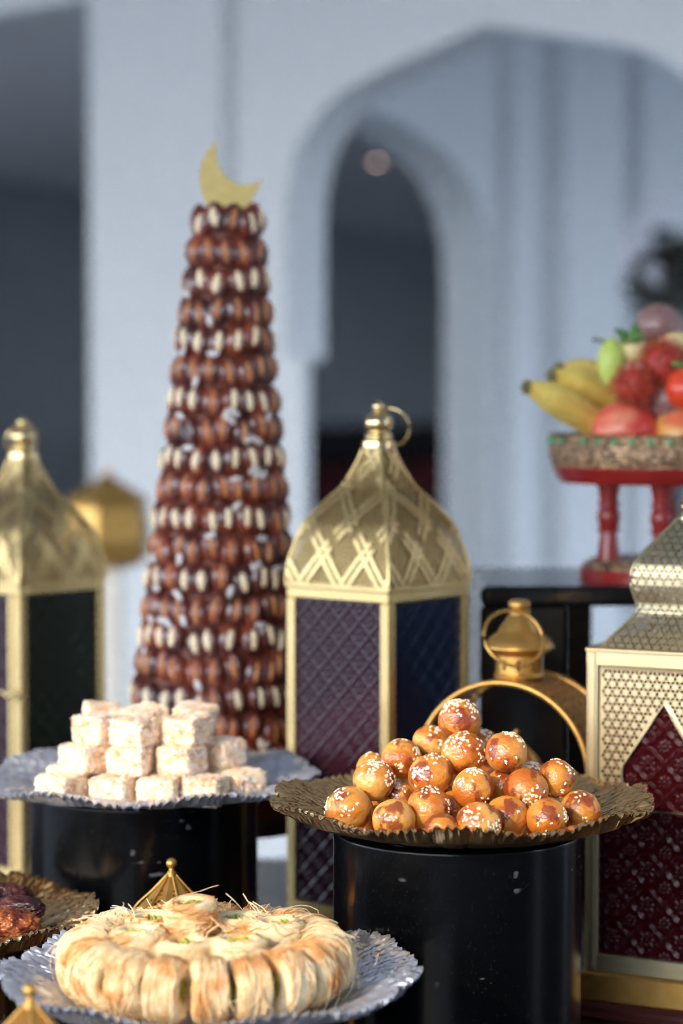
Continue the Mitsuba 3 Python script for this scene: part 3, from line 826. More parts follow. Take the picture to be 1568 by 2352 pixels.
def weave(X, S_):
    """Where the raised lattice strips run on the dome faces."""
    a, b = (X * 0.80 + S_ * 0.62), (X * 0.80 - S_ * 0.62)
    P, w = 0.045, 0.0048
    ia, ib = np.floor(a / P), np.floor(b / P)
    A = ((a % P) < w) | (abs((a % P) - 0.0105) < w / 2)
    Bn = ((b % P) < w) | (abs((b % P) - 0.0105) < w / 2)
    ga, gb = (b % P) / P, (a % P) / P
    return (A & ~((ga > 0.40) & (ga < 0.62) & ((ia + ib) % 2 == 0))) | (Bn & ~((gb > 0.40) & (gb < 0.62) & ((ia + ib) % 2 == 1)))


def keepA(X, S_, I, J, hc):
    hole = (I % 3 > 0) & (J % 3 > 0)
    return ~hole | weave(X, S_) | (S_ < 0.006) | (abs(X) > hc - 0.003)


AW = 0.0685
PROFA = [(0, 1.0), (0.007, 1.0), (0.023, 0.98), (0.0414, 0.92), (0.0632, 0.82), (0.0791, 0.675), (0.091, 0.545), (0.1037, 0.40), (0.1196, 0.29), (0.1327, 0.216), (0.1441, 0.17)]
from scipy.interpolate import PchipInterpolator
pz = np.linspace(0, 0.1441, 60)
pa = PchipInterpolator(*np.array(PROFA).T)(pz) * AW
profA = list(zip(pz, pa))
ROOFA = mikit.ply(roof_grid(profA, 0.00092, keepA, lambda X, S_: 0.00025 * np.sin(X * 2276) * np.sin(S_ * 2276)), 'gold_mesh', smooth=30)
STRIPA = mikit.ply(roof_grid(profA, 0.00092, lambda X, S_, I, J, hc: weave(X, S_) | (S_ < 0.004), lambda X, S_: 0.0020 + 0.0003 * np.sin(X * 1700) * np.sin(S_ * 1700)), 'gold_bright', smooth=40)
RIBA = mikit.ply(tube([(h, -h, z) for z, h in profA], 0.0018, 8), 'gold_bright', smooth=True)


def emboss(w, hgt, step, fn, bs):
    nx, nzz = int(w / step) + 1, int(hgt / step) + 1
    X, Z = np.meshgrid(np.linspace(-w / 2, w / 2, nx), np.linspace(0, hgt, nzz), indexing='ij')
    V = np.stack([X, -fn(X, Z), Z], -1).reshape(-1, 3)
    q = grid_mesh(nx, nzz)
    return mikit.ply(trimesh.Trimesh(V, np.vstack([q[:, [0, 1, 2]], q[:, [0, 2, 3]]]), process=False), bs, smooth=True)


def diamond_relief(X, Z, P=0.027):
    a, b = (X + Z) / P, (X - Z) / P
    fa, fb = a - np.floor(a) - 0.5, b - np.floor(b) - 0.5
    ridge = np.exp(-(np.minimum(0.5 - abs(fa), 0.5 - abs(fb)) / 0.09) ** 2)
    r = np.hypot(fa, fb)
    ph = np.arctan2(fb, fa)
    flower = np.exp(-((r - 0.2) / 0.09) ** 2) * (0.5 + 0.5 * np.cos(6 * ph))
    tiny = 0.5 + 0.5 * np.sin(X * 2600) * np.sin(Z * 2600)
    return 0.0011 * ridge + 0.0012 * flower + 0.0003 * tiny


GH = 0.318
PANEL = {c: emboss(2 * AW - 0.022, GH, 0.0014, diamond_relief, 'glass_' + c) for c in ('purple', 'blue', 'green')}
RINGT = lambda R, r: tube([(R * math.cos(a), 0, R * math.sin(a)) for a in np.arange(40) * 2 * np.pi / 40], r, 8, closed=True)
sph = [(0.0147 * math.cos(a), 0.0255 + 0.0128 * math.sin(a)) for a in np.linspace(-0.75, 1.1, 12)]
sph2 = [(0.0063 * math.cos(a), 0.0425 + 0.0063 * math.sin(a)) for a in np.linspace(-0.9, 1.57, 8)]
FINA = mikit.ply(lathe([(0, -0.002), (0.0178, -0.002), (0.0182, 0.0005), (0.0178, 0.006), (0.0125, 0.008), (0.0145, 0.010), (0.0148, 0.012), (0.0135, 0.0145)] + sph + sph2, 40), 'gold_polished', smooth=40)


def lantern_a(corner, theta, colors, zt, door, label, ringdx):
    """A square lantern whose front corner stands at corner; colours of its four panels: left, right, then the back ones."""
    k = numbered('square_lantern')
    ex, ey = np.array([math.cos(math.radians(theta)), -math.sin(math.radians(theta))]), np.array([math.sin(math.radians(theta)), math.cos(math.radians(theta))])
    c = np.array(corner) - AW * ex + AW * ey
    base = T().translate([c[0], c[1], CZ]).rotate([0, 0, 1], -theta)
    zb = zt - 0.012 - GH
    pw = 0.0118
    A = AW
    for sx, sy in ((1, -1), (-1, -1), (1, 1), (-1, 1)):
        x0, x1 = sorted((sx * A, sx * (A - pw)))
        y0, y1 = sorted((sy * A, sy * (A - pw)))
        put(k + '__corner_post', cbox(x0, x1, y0, y1, zb, zt - 0.012, 0.001), 'gold_bright', base, smooth=False)
    put(k + '__eave_band', cat(cbox(-A, A, -A, -A + 0.012, zt - 0.012, zt), cbox(-A, A, A - 0.012, A, zt - 0.012, zt), cbox(-A, -A + 0.012, -A + 0.012, A - 0.012, zt - 0.012, zt), cbox(A - 0.012, A, -A + 0.012, A - 0.012, zt - 0.012, zt)), 'gold_bright', base, smooth=False)
    put(k + '__base', cat(cbox(-A, A, -A, A, zb - 0.012, zb, 0.001), cbox(-A - 0.004, A + 0.004, -A - 0.004, A + 0.004, TZ, zb - 0.012, 0.002)), 'gold_bright', base, smooth=False)
    for q, col in enumerate(colors):
        put(k + '__glass_panel', PANEL[col], None, base @ T().rotate([0, 0, 1], 90 * q).translate([0, -A + 0.004, zb]))
    for q in range(4):
        put(k + '__roof_face', ROOFA, None, base @ T().rotate([0, 0, 1], 90 * q).translate([0, 0, zt]))
        put(k + '__lattice_strips', STRIPA, None, base @ T().rotate([0, 0, 1], 90 * q).translate([0, 0, zt]))
        put(k + '__roof_rib', RIBA, None, base @ T().rotate([0, 0, 1], 90 * q).translate([0, 0, zt]))
    za = zt + 0.1441
    put(k + '__finial', FINA, None, base @ T().translate([0, 0, za]))
    put(k + '__ring_handle', RINGT(0.0205, 0.0016), 'gold_polished', T().translate([c[0] + ringdx, c[1] + 0.012, CZ + za + 0.021]).rotate([0, 0, 1], -18 if ringdx > 0.005 else 35).rotate([1, 0, 0], 14), smooth=True)
    if door:
        put(k + '__door_frame', cat(cbox(-A + 0.012, -A + 0.019, -A - 0.002, -A + 0.002, zb, zt - 0.012, 0.0008), cbox(A - 0.019, A - 0.012, -A - 0.002, -A + 0.002, zb, zt - 0.012, 0.0008)), 'gold_bright', base, smooth=False)
        kk = put(k + '__latch', cat(*[moved(trimesh.creation.icosphere(subdivisions=2, radius=0.0042), A - 0.003 - 0.0075 * j, -A - 0.003, zt - 0.128 + 0.003 * (j % 2)) for j in range(4)], cbox(A - 0.028, A, -A - 0.003, -A, zt - 0.131, zt - 0.124)), 'gold_polished', base, smooth=True)
        tag(kk, 'small shiny latch')
    tag(k, label, 'lantern')
    return c


lantern_a((0.0477, 2.30), 39.6, ('purple', 'blue', 'purple', 'blue'), -0.2000, False, 'gold square lantern in the middle with purple and dark blue glass under a domed roof', 0.013)
lantern_a((-0.3699, 2.625), 39.85, ('purple', 'green', 'purple', 'green'), -0.2205, True, 'gold square lantern at the left edge with a dark green glass side and a latch', -0.003)

# ------------------------------------------------------------------ the wide lantern at the right
THB = 26.0
BA = 0.0757
exb, eyb = np.array([math.cos(math.radians(THB)), -math.sin(math.radians(THB))]), np.array([math.sin(math.radians(THB)), math.cos(math.radians(THB))])
cB = np.array([xat(1348, 2.16), 2.16]) + BA * exb + BA * eyb
baseB = T().translate([cB[0], cB[1], CZ]).rotate([0, 0, 1], -THB)
LA = 0.0088


def woven(region, fat=0.185):
    """The region of a sheet pierced with small slits in three directions (only slits that lie wholly inside are cut)."""
    x0, y0, x1, y1 = region.bounds
    t = np.linspace(-1, 1, 5)
    up = np.array([(x * 0.25 * LA, fat * LA * (1 - x * x)) for x in t] + [(x * 0.25 * LA, -fat * LA * (1 - x * x)) for x in t[::-1][1:-1]])
    a1, a2 = np.array([LA, 0]), np.array([LA / 2, LA * math.sqrt(3) / 2])
    hs = []
    for j in range(int((y1 - y0) / a2[1]) + 2):
        for i in range(-j // 2 - 1, int((x1 - x0) / LA) + 2):
            o = np.array([x0, y0]) + i * a1 + j * a2
            for c, ang in ((a1 / 2, 90), (a2 / 2, 150), ((a1 + a2) / 2, 30)):
                q_ = math.radians(ang)
                hs.append(up @ np.array([[math.cos(q_), math.sin(q_)], [-math.sin(q_), math.cos(q_)]]) + o + c)
    P = shapely.polygons(np.array(hs))
    inner = region.buffer(-0.0004)
    shapely.prepare(inner)
    P = P[shapely.contains(inner, P)]
    v, f = trimesh.creation.triangulate_polygon(sg.Polygon(region.exterior.coords, [p.exterior.coords for p in P]), engine='earcut')
    onhole = shapely.distance(region.exterior, shapely.points(v)) > 0.0003
    m = trimesh.Trimesh(np.column_stack([v, np.where(onhole, 0.0005, 0.0)]), f, process=False)
    m.merge_vertices(digits_vertex=6)
    m.remove_unreferenced_vertices()
    return m


ztB, zbarB, zgB, zbotB = -0.2394, -0.2567, -0.532, -0.549
kB = 'pierced_lantern'
pw = 0.0128
for sx, sy in ((-1, -1), (1, -1), (1, 1), (-1, 1)):
    x0, x1 = sorted((sx * BA, sx * (BA - pw)))
    y0, y1 = sorted((sy * BA, sy * (BA - pw)))
    put(kB + '__corner_post', cat(cbox(x0, x1, y0, y1, zbotB, ztB - 0.003, 0.0015), cbox(x0 + 0.003, x1 - 0.003, y0 - 0.001, y1 + 0.001, zbotB + 0.002, ztB - 0.004, 0.0008)), 'gold_pale', baseB, smooth=False)


def frame_ring(h, t, z0, z1, c=0.001):
    return cat(cbox(-h, h, -h, -h + t, z0, z1, c), cbox(-h, h, h - t, h, z0, z1, c), cbox(-h, -h + t, -h + t, h - t, z0, z1, c), cbox(h - t, h, -h + t, h - t, z0, z1, c))


put(kB + '__eave_band', cat(frame_ring(BA, 0.012, zbarB, ztB - 0.003), frame_ring(BA + 0.001, 0.016, ztB - 0.004, ztB)), 'gold_pale', baseB, smooth=False)
put(kB + '__bottom_rail', frame_ring(BA - 0.0005, 0.010, zbotB, zgB), 'gold_pale', baseB, smooth=False)
put(kB + '__base', cbox(-BA - 0.004, BA + 0.004, -BA - 0.004, BA + 0.004, zbotB - 0.028, zbotB, 0.002), 'gold_antique', baseB, smooth=False)


def quatrefoil(X, Z, P=0.0335):
    x, y = (X / P - np.floor(X / P) - 0.5) * P, (Z / P - np.floor(Z / P) - 0.5) * P
    off, rr = 0.0066, 0.0080
    d = np.minimum.reduce([np.hypot(x - off, y) - rr, np.hypot(x + off, y) - rr, np.hypot(x, y - off) - rr, np.hypot(x, y + off) - rr])
    ridge = np.exp(-(d / 0.0011) ** 2) + 0.6 * np.exp(-((d + 0.0026) / 0.0006) ** 2)
    r, ph = np.hypot(x, y), np.arctan2(y, x)
    flower = np.exp(-((r - 0.0050) / 0.0019) ** 2) * (0.55 + 0.45 * np.cos(8 * ph)) + np.exp(-(r / 0.0015) ** 2)
    cx_, cy_ = P / 2 - abs(x), P / 2 - abs(y)
    r3, ph3 = np.hypot(cx_, cy_), np.arctan2(cy_, cx_)
    bud = np.exp(-((r3 - 0.0042) / 0.0018) ** 2) * (0.5 + 0.5 * np.cos(8 * ph3)) + np.exp(-(r3 / 0.0014) ** 2)
    return 0.0017 * ridge + 0.0013 * (flower + bud)


PB = emboss(2 * BA - 0.024, zbarB - zgB, 0.00095, quatrefoil, 'glass_red')
PBc = emboss(2 * BA - 0.024, zbarB - zgB, 0.004, quatrefoil, 'glass_red')
for q in range(4):
    put(kB + '__glass_panel', PB if q == 0 else PBc, None, baseB @ T().rotate([0, 0, 1], 90 * q).translate([0, -BA + 0.007, zgB]))
# pierced upper sheets with a keel-shaped window
w_in = BA - pw + 0.001
sB = 2.16 / F
win = [(0.0, -0.305 + 0.0), (-0.0335, 0)]


def zpx(py):
    return at(0, py, 2.13)[2] - CZ


kl = [(0.0, zpx(1618)), (-0.006, zpx(1640)), (-0.013, zpx(1668)), (-0.0225, zpx(1703)), (-0.032, zpx(1737)), (-0.0395, zpx(1765)), (-0.0405, zpx(1790)), (-0.0385, zpx(1815)), (-0.033, zpx(1840)), (-0.024, zpx(1866))]
keel = np.array(kl + [(-x, z) for x, z in kl[::-1][:-1]])
keel_poly = sg.Polygon(keel)
z_sh = zpx(1856)
sheet_poly = sg.box(-w_in, z_sh, w_in, zbarB).difference(keel_poly)
sheet_poly = max(getattr(sheet_poly, 'geoms', [sheet_poly]), key=lambda g_: g_.area)
sheet = woven(sheet_poly)
sv = np.array(sheet.vertices)
sheet.vertices = np.column_stack([sv[:, 0], sv[:, 2], sv[:, 1]])
SH = mikit.ply(sheet, 'gold_pale', smooth=50)
KE = mikit.ply(tube([(x, 0, z) for x, z in keel], 0.0011, 6), 'gold_pale', smooth=True)
for q in range(4):
    put(kB + '__pierced_sheet', SH, None, baseB @ T().rotate([0, 0, 1], 90 * q).translate([0, -BA + 0.0035, 0]))
    put(kB + '__window_edging', KE, None, baseB @ T().rotate([0, 0, 1], 90 * q).translate([0, -BA + 0.003, 0]))
PRB = [(1488, 0.90), (1470, 0.82), (1440, 0.675), (1412, 0.54), (1400, 0.505), (1385, 0.505), (1362, 0.535), (1338, 0.56), (1318, 0.56), (1295, 0.54), (1272, 0.465), (1250, 0.375), (1232, 0.295), (1208, 0.185), (1185, 0.09)]
zc = np.array([at(0, p, float(cB[1]))[2] - CZ for p, _ in PRB])
hB = np.array([k_ for _, k_ in PRB]) * BA
ii = np.linspace(zc[0], zc[-1], 70)
hh_ = PchipInterpolator(zc, hB)(ii)
sB_ = np.concatenate([[0], np.cumsum(np.hypot(np.diff(ii), np.diff(hh_)))])
dome = woven(sg.Polygon(list(zip(hh_ - 0.0004, sB_)) + list(zip(-hh_[::-1] + 0.0004, sB_[::-1]))), 0.14)
sv = np.array(dome.vertices)
hS, zS = np.interp(sv[:, 1], sB_, hh_), np.interp(sv[:, 1], sB_, ii)
dzs, dhs = np.interp(sv[:, 1], sB_, np.gradient(ii, sB_)), np.interp(sv[:, 1], sB_, np.gradient(hh_, sB_))
dome.vertices = np.column_stack([sv[:, 0], -hS + sv[:, 2] * dzs, zS - sv[:, 2] * (-dhs)])
DM = mikit.ply(dome, 'gold_pale', smooth=60)
RB = mikit.ply(tube(np.column_stack([hh_, -hh_, ii]), 0.0017, 8), 'gold_pale', smooth=True)
for q in range(4):
    put(kB + '__roof_face', DM, None, baseB @ T().rotate([0, 0, 1], 90 * q))
    put(kB + '__roof_rib', RB, None, baseB @ T().rotate([0, 0, 1], 90 * q))
put(kB + '__finial', FINA, None, baseB @ T().translate([0, 0, float(ii[-1]) - 0.004]).scale(0.5))
tag(kB, 'pale gold lantern at the right with woven pierced sheets and red embossed glass', 'lantern')
k = put('lacquer_tray', cat(cbox(-0.10, 0.10, -0.086, 0.10, TZ, zbotB - 0.028, 0.004), cbox(-0.106, 0.106, -0.092, 0.106, TZ, TZ + 0.007, 0.003)), 'red_brown_lacquer', baseB, smooth=30)
tag(k, 'dark red lacquer tray under the pale gold pierced lantern', 'tray')

# ------------------------------------------------------------------ ring-shaped lantern
kR = 'ring_lantern'
RX, RY, RZ, RR, RW = 0.177, 2.27, -0.371, 0.0890, 0.047
baseR = T().translate([RX, RY, CZ + RZ]).rotate([0, 0, 1], -25)
nph, nw = 420, 64
ph, w = np.linspace(0, 2 * np.pi, nph + 1), np.linspace(-RW, RW, nw + 1)
PH, W = np.meshgrid(ph, w, indexing='ij')
V = np.stack([RR * np.cos(PH), W, RR * np.sin(PH)], -1).reshape(-1, 3)
pc, wc = np.meshgrid(0.5 * (ph[1:] + ph[:-1]), 0.5 * (w[1:] + w[:-1]), indexing='ij')
uu, vv_ = pc * RR / 0.020, wc / 0.020
f1 = np.sin(2 * np.pi * (uu + 0.35 * np.sin(2 * np.pi * vv_))) * np.sin(2 * np.pi * (vv_ + 0.30 * np.sin(2 * np.pi * uu + 1)))
f2 = np.sin(2 * np.pi * (2.1 * uu + 0.9 * vv_ + 0.4 * np.sin(2 * np.pi * vv_)))
hole = (abs(f1) > 0.50) & (f2 > -0.35) & (abs(wc) < RW - 0.004)
q = grid_mesh(nph + 1, nw + 1)[~hole.ravel()]
bm = trimesh.Trimesh(V, np.vstack([q[:, [0, 1, 2]], q[:, [0, 2, 3]]]), process=False)
put(kR + '__filigree_band', bm, 'gold_filigree', baseR, smooth=True)
for y in (-RW, RW):
    put(kR + '__rim', tube([(RR * math.cos(a), y, RR * math.sin(a)) for a in np.arange(96) * 2 * np.pi / 96], 0.0029, 10, closed=True), 'gold_antique', baseR, smooth=True)
put(kR + '__floor_plate', cbox(-0.055, 0.055, -RW, RW, -RR + 0.016, -RR + 0.019), 'gold_antique', baseR, smooth=False)
put(kR + '__foot', lathe([(0, TZ - RZ), (0.055, TZ - RZ), (0.055, TZ - RZ + 0.006), (0.03, TZ - RZ + 0.016), (0.016, TZ - RZ + 0.04), (0.014, -RR - 0.03), (0.028, -RR - 0.006), (0.03, -RR + 0.004), (0, -RR + 0.004)], 48), 'gold_antique', baseR, smooth=35)
sr = F / 2.27
zR = lambda py: (1773 - py) / sr
put(kR + '__chimney_foot', lathe([(0, zR(1566)), (0.0245, zR(1566)), (0.0252, zR(1560)), (0.0238, zR(1554)), (0.0232, zR(1554))], 48), 'gold_antique', baseR, smooth=35)
chim = [(0.0232, zR(1514)), (0.0238, zR(1514)), (0.0265, zR(1508)), (0.0345, zR(1496)), (0.0340, zR(1490)), (0.030, zR(1476)), (0.0215, zR(1462)), (0.0195, zR(1452)), (0.0135, zR(1432)), (0.0105, zR(1422)), (0.0108, zR(1410)), (0.0088, zR(1406)), (0.0112, zR(1400)), (0.0112, zR(1392)), (0.0085, zR(1387)), (0, zR(1386))]
put(kR + '__chimney', lathe(chim, 48), 'gold_antique', baseR, smooth=35)
na, nz_ = 180, 20                        # the drum below it, with ten upright slots cut through
AA, ZZ = np.meshgrid(np.arange(na + 1) * 2 * np.pi / na, np.linspace(zR(1555), zR(1513), nz_ + 1), indexing='ij')
ia, iz = np.meshgrid(np.arange(na), np.arange(nz_), indexing='ij')
wid = np.where((iz < 5) | (iz > 14), 1, 2)
slot = (abs((ia + 9) % 18 - 8.5) < wid) & (iz > 3) & (iz < 16)
q = grid_mesh(na + 1, nz_ + 1)[~slot.ravel()]
put(kR + '__slotted_drum', trimesh.Trimesh(np.stack([0.0236 * np.cos(AA), 0.0236 * np.sin(AA), ZZ], -1).reshape(-1, 3), np.vstack([q[:, [0, 1, 2]], q[:, [0, 2, 3]]]), process=False), 'gold_antique', baseR, smooth=True)
hp = T().translate([xat(1181, 2.232), 2.232, CZ + RZ + zR(1466)]).rotate([0, 0, 1], 14).rotate([1, 0, 0], -30)
put(kR + '__ring_handle', RINGT(0.0300, 0.0018), 'gold_antique', hp, smooth=True)
tag(kR, 'antique gold ring shaped lantern with filigree band and chimney, behind the dough balls', 'lantern')

# ------------------------------------------------------------------ small six-sided lanterns
zf = [(0.0, 0.0425), (0.006, 0.0422), (0.013, 0.0395), (0.021, 0.0345), (0.036, 0.0190), (0.052, 0.0040)]
zz_, rr_ = np.array(zf).T
zi = np.linspace(0, 0.052, 24)
ri = PchipInterpolator(zz_, rr_)(zi)
ssz = np.concatenate([[0], np.cumsum(np.hypot(np.diff(zi), np.diff(ri * math.cos(math.pi / 6))))])
hwf = ri * 0.5
face = sg.Polygon(list(zip(hwf, ssz)) + list(zip(-hwf[::-1], ssz[::-1])))
holes = []
for ang in range(8):
    a = math.radians(45 * ang)
    pet = affinity.rotate(sg.Polygon([(0.0014, 0), (0.0036, 0.0013), (0.0056, 0), (0.0036, -0.0013)]), 45 * ang, origin=(0, 0))
    holes.append(affinity.translate(pet, 0, 0.0165))
for x, y in ((0, 0.006), (0.006, 0.006), (-0.006, 0.006), (0.0115, 0.0065), (-0.0115, 0.0065), (0.0085, 0.011), (-0.0085, 0.011), (0.0145, 0.0095), (-0.0145, 0.0095), (0.0085, 0.021), (-0.0085, 0.021), (0.0055, 0.0255), (-0.0055, 0.0255), (0, 0.0258), (0.0025, 0.031), (-0.0025, 0.031), (0, 0.036), (0.0045, 0.0345), (-0.0045, 0.0345), (0, 0.041), (0.0018, 0.046), (-0.0018, 0.046), (0.0027, 0.0415), (-0.0027, 0.0415)):
    sx = 0.0016 if y < 0.035 else 0.0009
    holes.append(sg.Point(x, y).buffer(sx, 3))
    if 0.005 < y < 0.03 and abs(x) < 0.010:
        holes.append(affinity.rotate(sg.Polygon([(x - 0.0004, y + 0.0018), (x + 0.0006, y + 0.0034), (x + 0.0015, y + 0.0018)]), 0))
fp = face.difference(shapely.union_all(holes)).buffer(0)
fp = max(fp.geoms, key=lambda g_: g_.area) if hasattr(fp, 'geoms') else fp
v2, f2 = trimesh.creation.triangulate_polygon(fp, engine='earcut')
fm = trimesh.Trimesh(np.column_stack([v2, np.zeros(len(v2))]), f2, process=True)
fm = fm.subdivide_to_size(0.005)
sv = np.array(fm.vertices)
apo = np.interp(sv[:, 1], ssz, ri) * math.cos(math.pi / 6)
fm.vertices = np.column_stack([sv[:, 0], -apo, np.interp(sv[:, 1], ssz, zi)])
SLF = mikit.ply(fm, 'gold_antique', smooth=30)
SLR = mikit.ply(tube([(r, 0, z) for r, z in zip(ri, zi)], 0.0011, 6), 'gold_antique', smooth=True)
BH = 0.115
side_poly = sg.box(-0.0185, 0, 0.0185, BH - 0.012)
side_holes = [affinity.translate(affinity.rotate(sg.Polygon([(0.003, 0), (0.006, 0.0018), (0.010, 0), (0.006, -0.0018)]), 60 * a, origin=(0, 0)), 0, y) for a in range(6) for y in (0.024, 0.052, 0.080)]
v2, f2 = trimesh.creation.triangulate_polygon(side_poly.difference(shapely.union_all(side_holes)), engine='earcut')
SLB = mikit.ply(trimesh.Trimesh(np.column_stack([v2[:, 0], np.full(len(v2), -0.0322), v2[:, 1]]), f2), 'gold_antique')
SLF_top = mikit.ply(lathe([(0, 0), (0.0052, 0), (0.0045, 0.003), (0.0024, 0.0055), (0.0024, 0.0072)] + [(0.0052 * math.cos(a), 0.0118 + 0.0052 * math.sin(a)) for a in np.linspace(-1.1, 1.57, 10)], 24), 'gold_antique', smooth=40)


def small_lantern(x, y, ztop_ball, label, deg, base_z):
    k = numbered('small_lantern')
    tot = BH + 0.052 + 0.0165
    s = (ztop_ball - base_z) / tot
    b = T().translate([x, y, CZ + base_z]).rotate([0, 0, 1], deg).scale(float(s))
    put(k + '__base', lathe([(0, 0), (0.042, 0), (0.043, 0.003), (0.040, 0.009), (0.036, 0.012), (0, 0.012)], 6), 'gold_antique', b, smooth=False)
    for q in range(6):
        put(k + '__side_panel', SLB, None, b @ T().rotate([0, 0, 1], 60 * q).translate([0, 0, 0.012]))
        put(k + '__roof_face', SLF, None, b @ T().rotate([0, 0, 1], 60 * q).translate([0, 0, BH]))
        put(k + '__roof_rib', SLR, None, b @ T().rotate([0, 0, 1], 30 + 60 * q).translate([0, 0, BH]))
    put(k + '__eave', lathe([(0.038, BH - 0.002), (0.0425, BH - 0.002), (0.0425, BH + 0.0015), (0.038, BH + 0.0015)], 6), 'gold_antique', b @ T().rotate([0, 0, 1], 30), smooth=False)
    put(k + '__finial', SLF_top, None, b @ T().translate([0, 0, BH + 0.0505]))
    tag(k, label, 'lantern', None)


small_lantern(xat(390, 2.05), 2.05, at(0, 1968, 2.05)[2] - CZ, 'small antique gold pierced lantern with ball tip behind the pastry ring', 20, TZ)
small_lantern(xat(60, 1.58), 1.58, at(0, 2254, 1.58)[2] - CZ, 'small gold lantern in the bottom left corner, only its tip in view', 12, TZ)
small_lantern(xat(1192, 2.27) - 0.002, 2.268, at(0, 1672, 2.27)[2] - CZ, 'small gold lantern standing inside the ring lantern', 25, RZ - RR + 0.0195)

# ------------------------------------------------------------------ riser and fruit stand
ZRI = -0.2045
kk = 'black_riser'
put(kk + '__top', cbox(0.1483, 0.66, 2.43, 2.70, CZ + ZRI - 0.0215, CZ + ZRI, 0.005), 'black_wood', smooth=False)
put(kk + '__leg', cbox(0.1485, 0.2405, 2.44, 2.69, CZ + TZ, CZ + ZRI - 0.0215, 0.003), 'black_wood', smooth=False)
put(kk + '__leg', cbox(0.572, 0.655, 2.44, 2.69, CZ + TZ, CZ + ZRI - 0.0215, 0.003), 'black_wood', smooth=False)
put(kk + '__back_brace', cbox(0.2625, 0.292, 2.66, 2.69, CZ + TZ, CZ + ZRI - 0.0215, 0.003), 'table_wood', smooth=False)
tag(kk, 'black wooden riser that lifts the red fruit stand', 'riser')

mat('red_lacquer', mikit.proc(lambda p, n, uv: mix((0.20, 0.012, 0.012), (0.33, 0.022, 0.020), fbm(p.x * 40, p.y * 40, p.z * 40))), 0.25, spec=0.5, coat=0.5)


def carved(p, n, uv):
    w = fbm(p.x * 260, p.y * 260, p.z * 260, 2)
    return mix((0.10, 0.055, 0.03), (0.46, 0.29, 0.16), smoothstep(0.36, 0.58, w))


mat('carved_gilt', mikit.proc(carved), 0.42, metal=0.35)
mat('green_gem', (0.01, 0.36, 0.14), 0.08, spec=0.8, coat=1.0)
FX, FY = 0.362, 2.56
fs = F / FY
zf_ = lambda py: at(0, py, FY - 0.06)[2] - CZ
kF = 'fruit_stand'
rb = 0.1285
zt_, zb_ = zf_(998), zf_(1070)
put(kF + '__bowl', lathe([(0, zf_(1112)), (0.116, zf_(1112)), (0.119, zf_(1106)), (0.1255, zf_(1078)), (0.1262, zb_), (0.122, zb_), (0.118, zt_ - 0.004), (0.112, zf_(1090)), (0, zf_(1092))], 64), 'red_lacquer', place(FX, FY, 0), smooth=35)
n1 = 300
a = np.linspace(0, 2 * np.pi, n1 + 1)[:-1]
zz1 = np.linspace(zb_ - 0.002, zt_, 26)
AA, ZZ = np.meshgrid(a, zz1, indexing='ij')
rel = np.sin(AA * 30 + 3 * np.sin(ZZ * 420)) * np.sin(ZZ * 420 + 2 * np.sin(AA * 15)) + 0.6 * np.sin(AA * 61 + ZZ * 300)
edge_ = np.minimum((ZZ - zz1[0]), (zz1[-1] - ZZ)) / 0.004
R1 = rb + 0.0012 * rel * np.clip(edge_, 0, 1) + 0.002 * np.exp(-(edge_ / 0.5) ** 2) - 0.004 * np.clip((zb_ + 0.012 - ZZ) / 0.012, 0, 1) ** 2
ring = np.stack([R1 * np.cos(AA), R1 * np.sin(AA), ZZ], -1)
inner = ring[:, -1:].copy()
inner[..., :2] *= 0.955
ring = np.concatenate([ring, inner], 1).reshape(-1, 3)
nn_ = 27
i, j = np.meshgrid(np.arange(n1), np.arange(nn_ - 1), indexing='ij')
qd = np.stack([i * nn_ + j, ((i + 1) % n1) * nn_ + j, ((i + 1) % n1) * nn_ + j + 1, i * nn_ + j + 1], -1).reshape(-1, 4)
put(kF + '__carved_rim', trimesh.Trimesh(ring, np.vstack([qd[:, [0, 1, 2]], qd[:, [0, 2, 3]]]), process=False), 'carved_gilt', place(FX, FY, 0), smooth=45)
gem = mikit.ply(trimesh.creation.icosphere(subdivisions=2, radius=0.0032), 'green_gem', smooth=True)
for j in range(40):
    a_ = math.radians(9 * j + 3)
    if 0 < math.sin(a_) - 0.35 or j % 9 == 5:
        continue
    put(kF + '__green_gem', gem, None, T().translate([FX + (rb + 0.0008) * math.cos(a_), FY + (rb + 0.0008) * math.sin(a_), CZ + zt_ - 0.0075]))
zl1, zl0 = zf_(1112), zf_(1292)
hL = zl1 - zl0
legp = [(0, 0), (0.0125, 0), (0.0122, 0.08), (0.0098, 0.30), (0.0092, 0.36), (0.0132, 0.375), (0.0136, 0.40), (0.0100, 0.42), (0.0110, 0.46), (0.0130, 0.54), (0.0128, 0.60), (0.0095, 0.70), (0.0132, 0.715), (0.0132, 0.74), (0.0100, 0.755), (0.0105, 0.82), (0.0130, 0.97), (0.0132, 1.0), (0, 1.0)]
LEGF = mikit.ply(lathe([(r_, z_ * hL) for r_, z_ in legp], 28), 'red_lacquer', smooth=30)
for ad in (196, 259, 330, 25, 80):
    a_ = math.radians(ad)
    put(kF + '__leg', LEGF, None, place(FX + 0.068 * math.cos(a_), FY + 0.068 * math.sin(a_), zl0))
zb0 = ZRI
put(kF + '__foot', lathe([(0, zb0), (0.0945, zb0), (0.0950, zb0 + 0.009), (0.0935, zb0 + 0.011), (0, zb0 + 0.011)], 56), 'red_lacquer', place(FX, FY, 0), smooth=35)
put(kF + '__carved_foot', lathe([(0, zb0 + 0.011), (0.0925, zb0 + 0.011), (0.091, zb0 + 0.015), (0.0845, zl0 - 0.002), (0.083, zl0), (0, zl0)], 56), 'carved_gilt', place(FX, FY, 0), smooth=35)
tag(kF, 'red lacquered pedestal tray with carved gilt rim, green gems and turned legs', 'fruit stand')

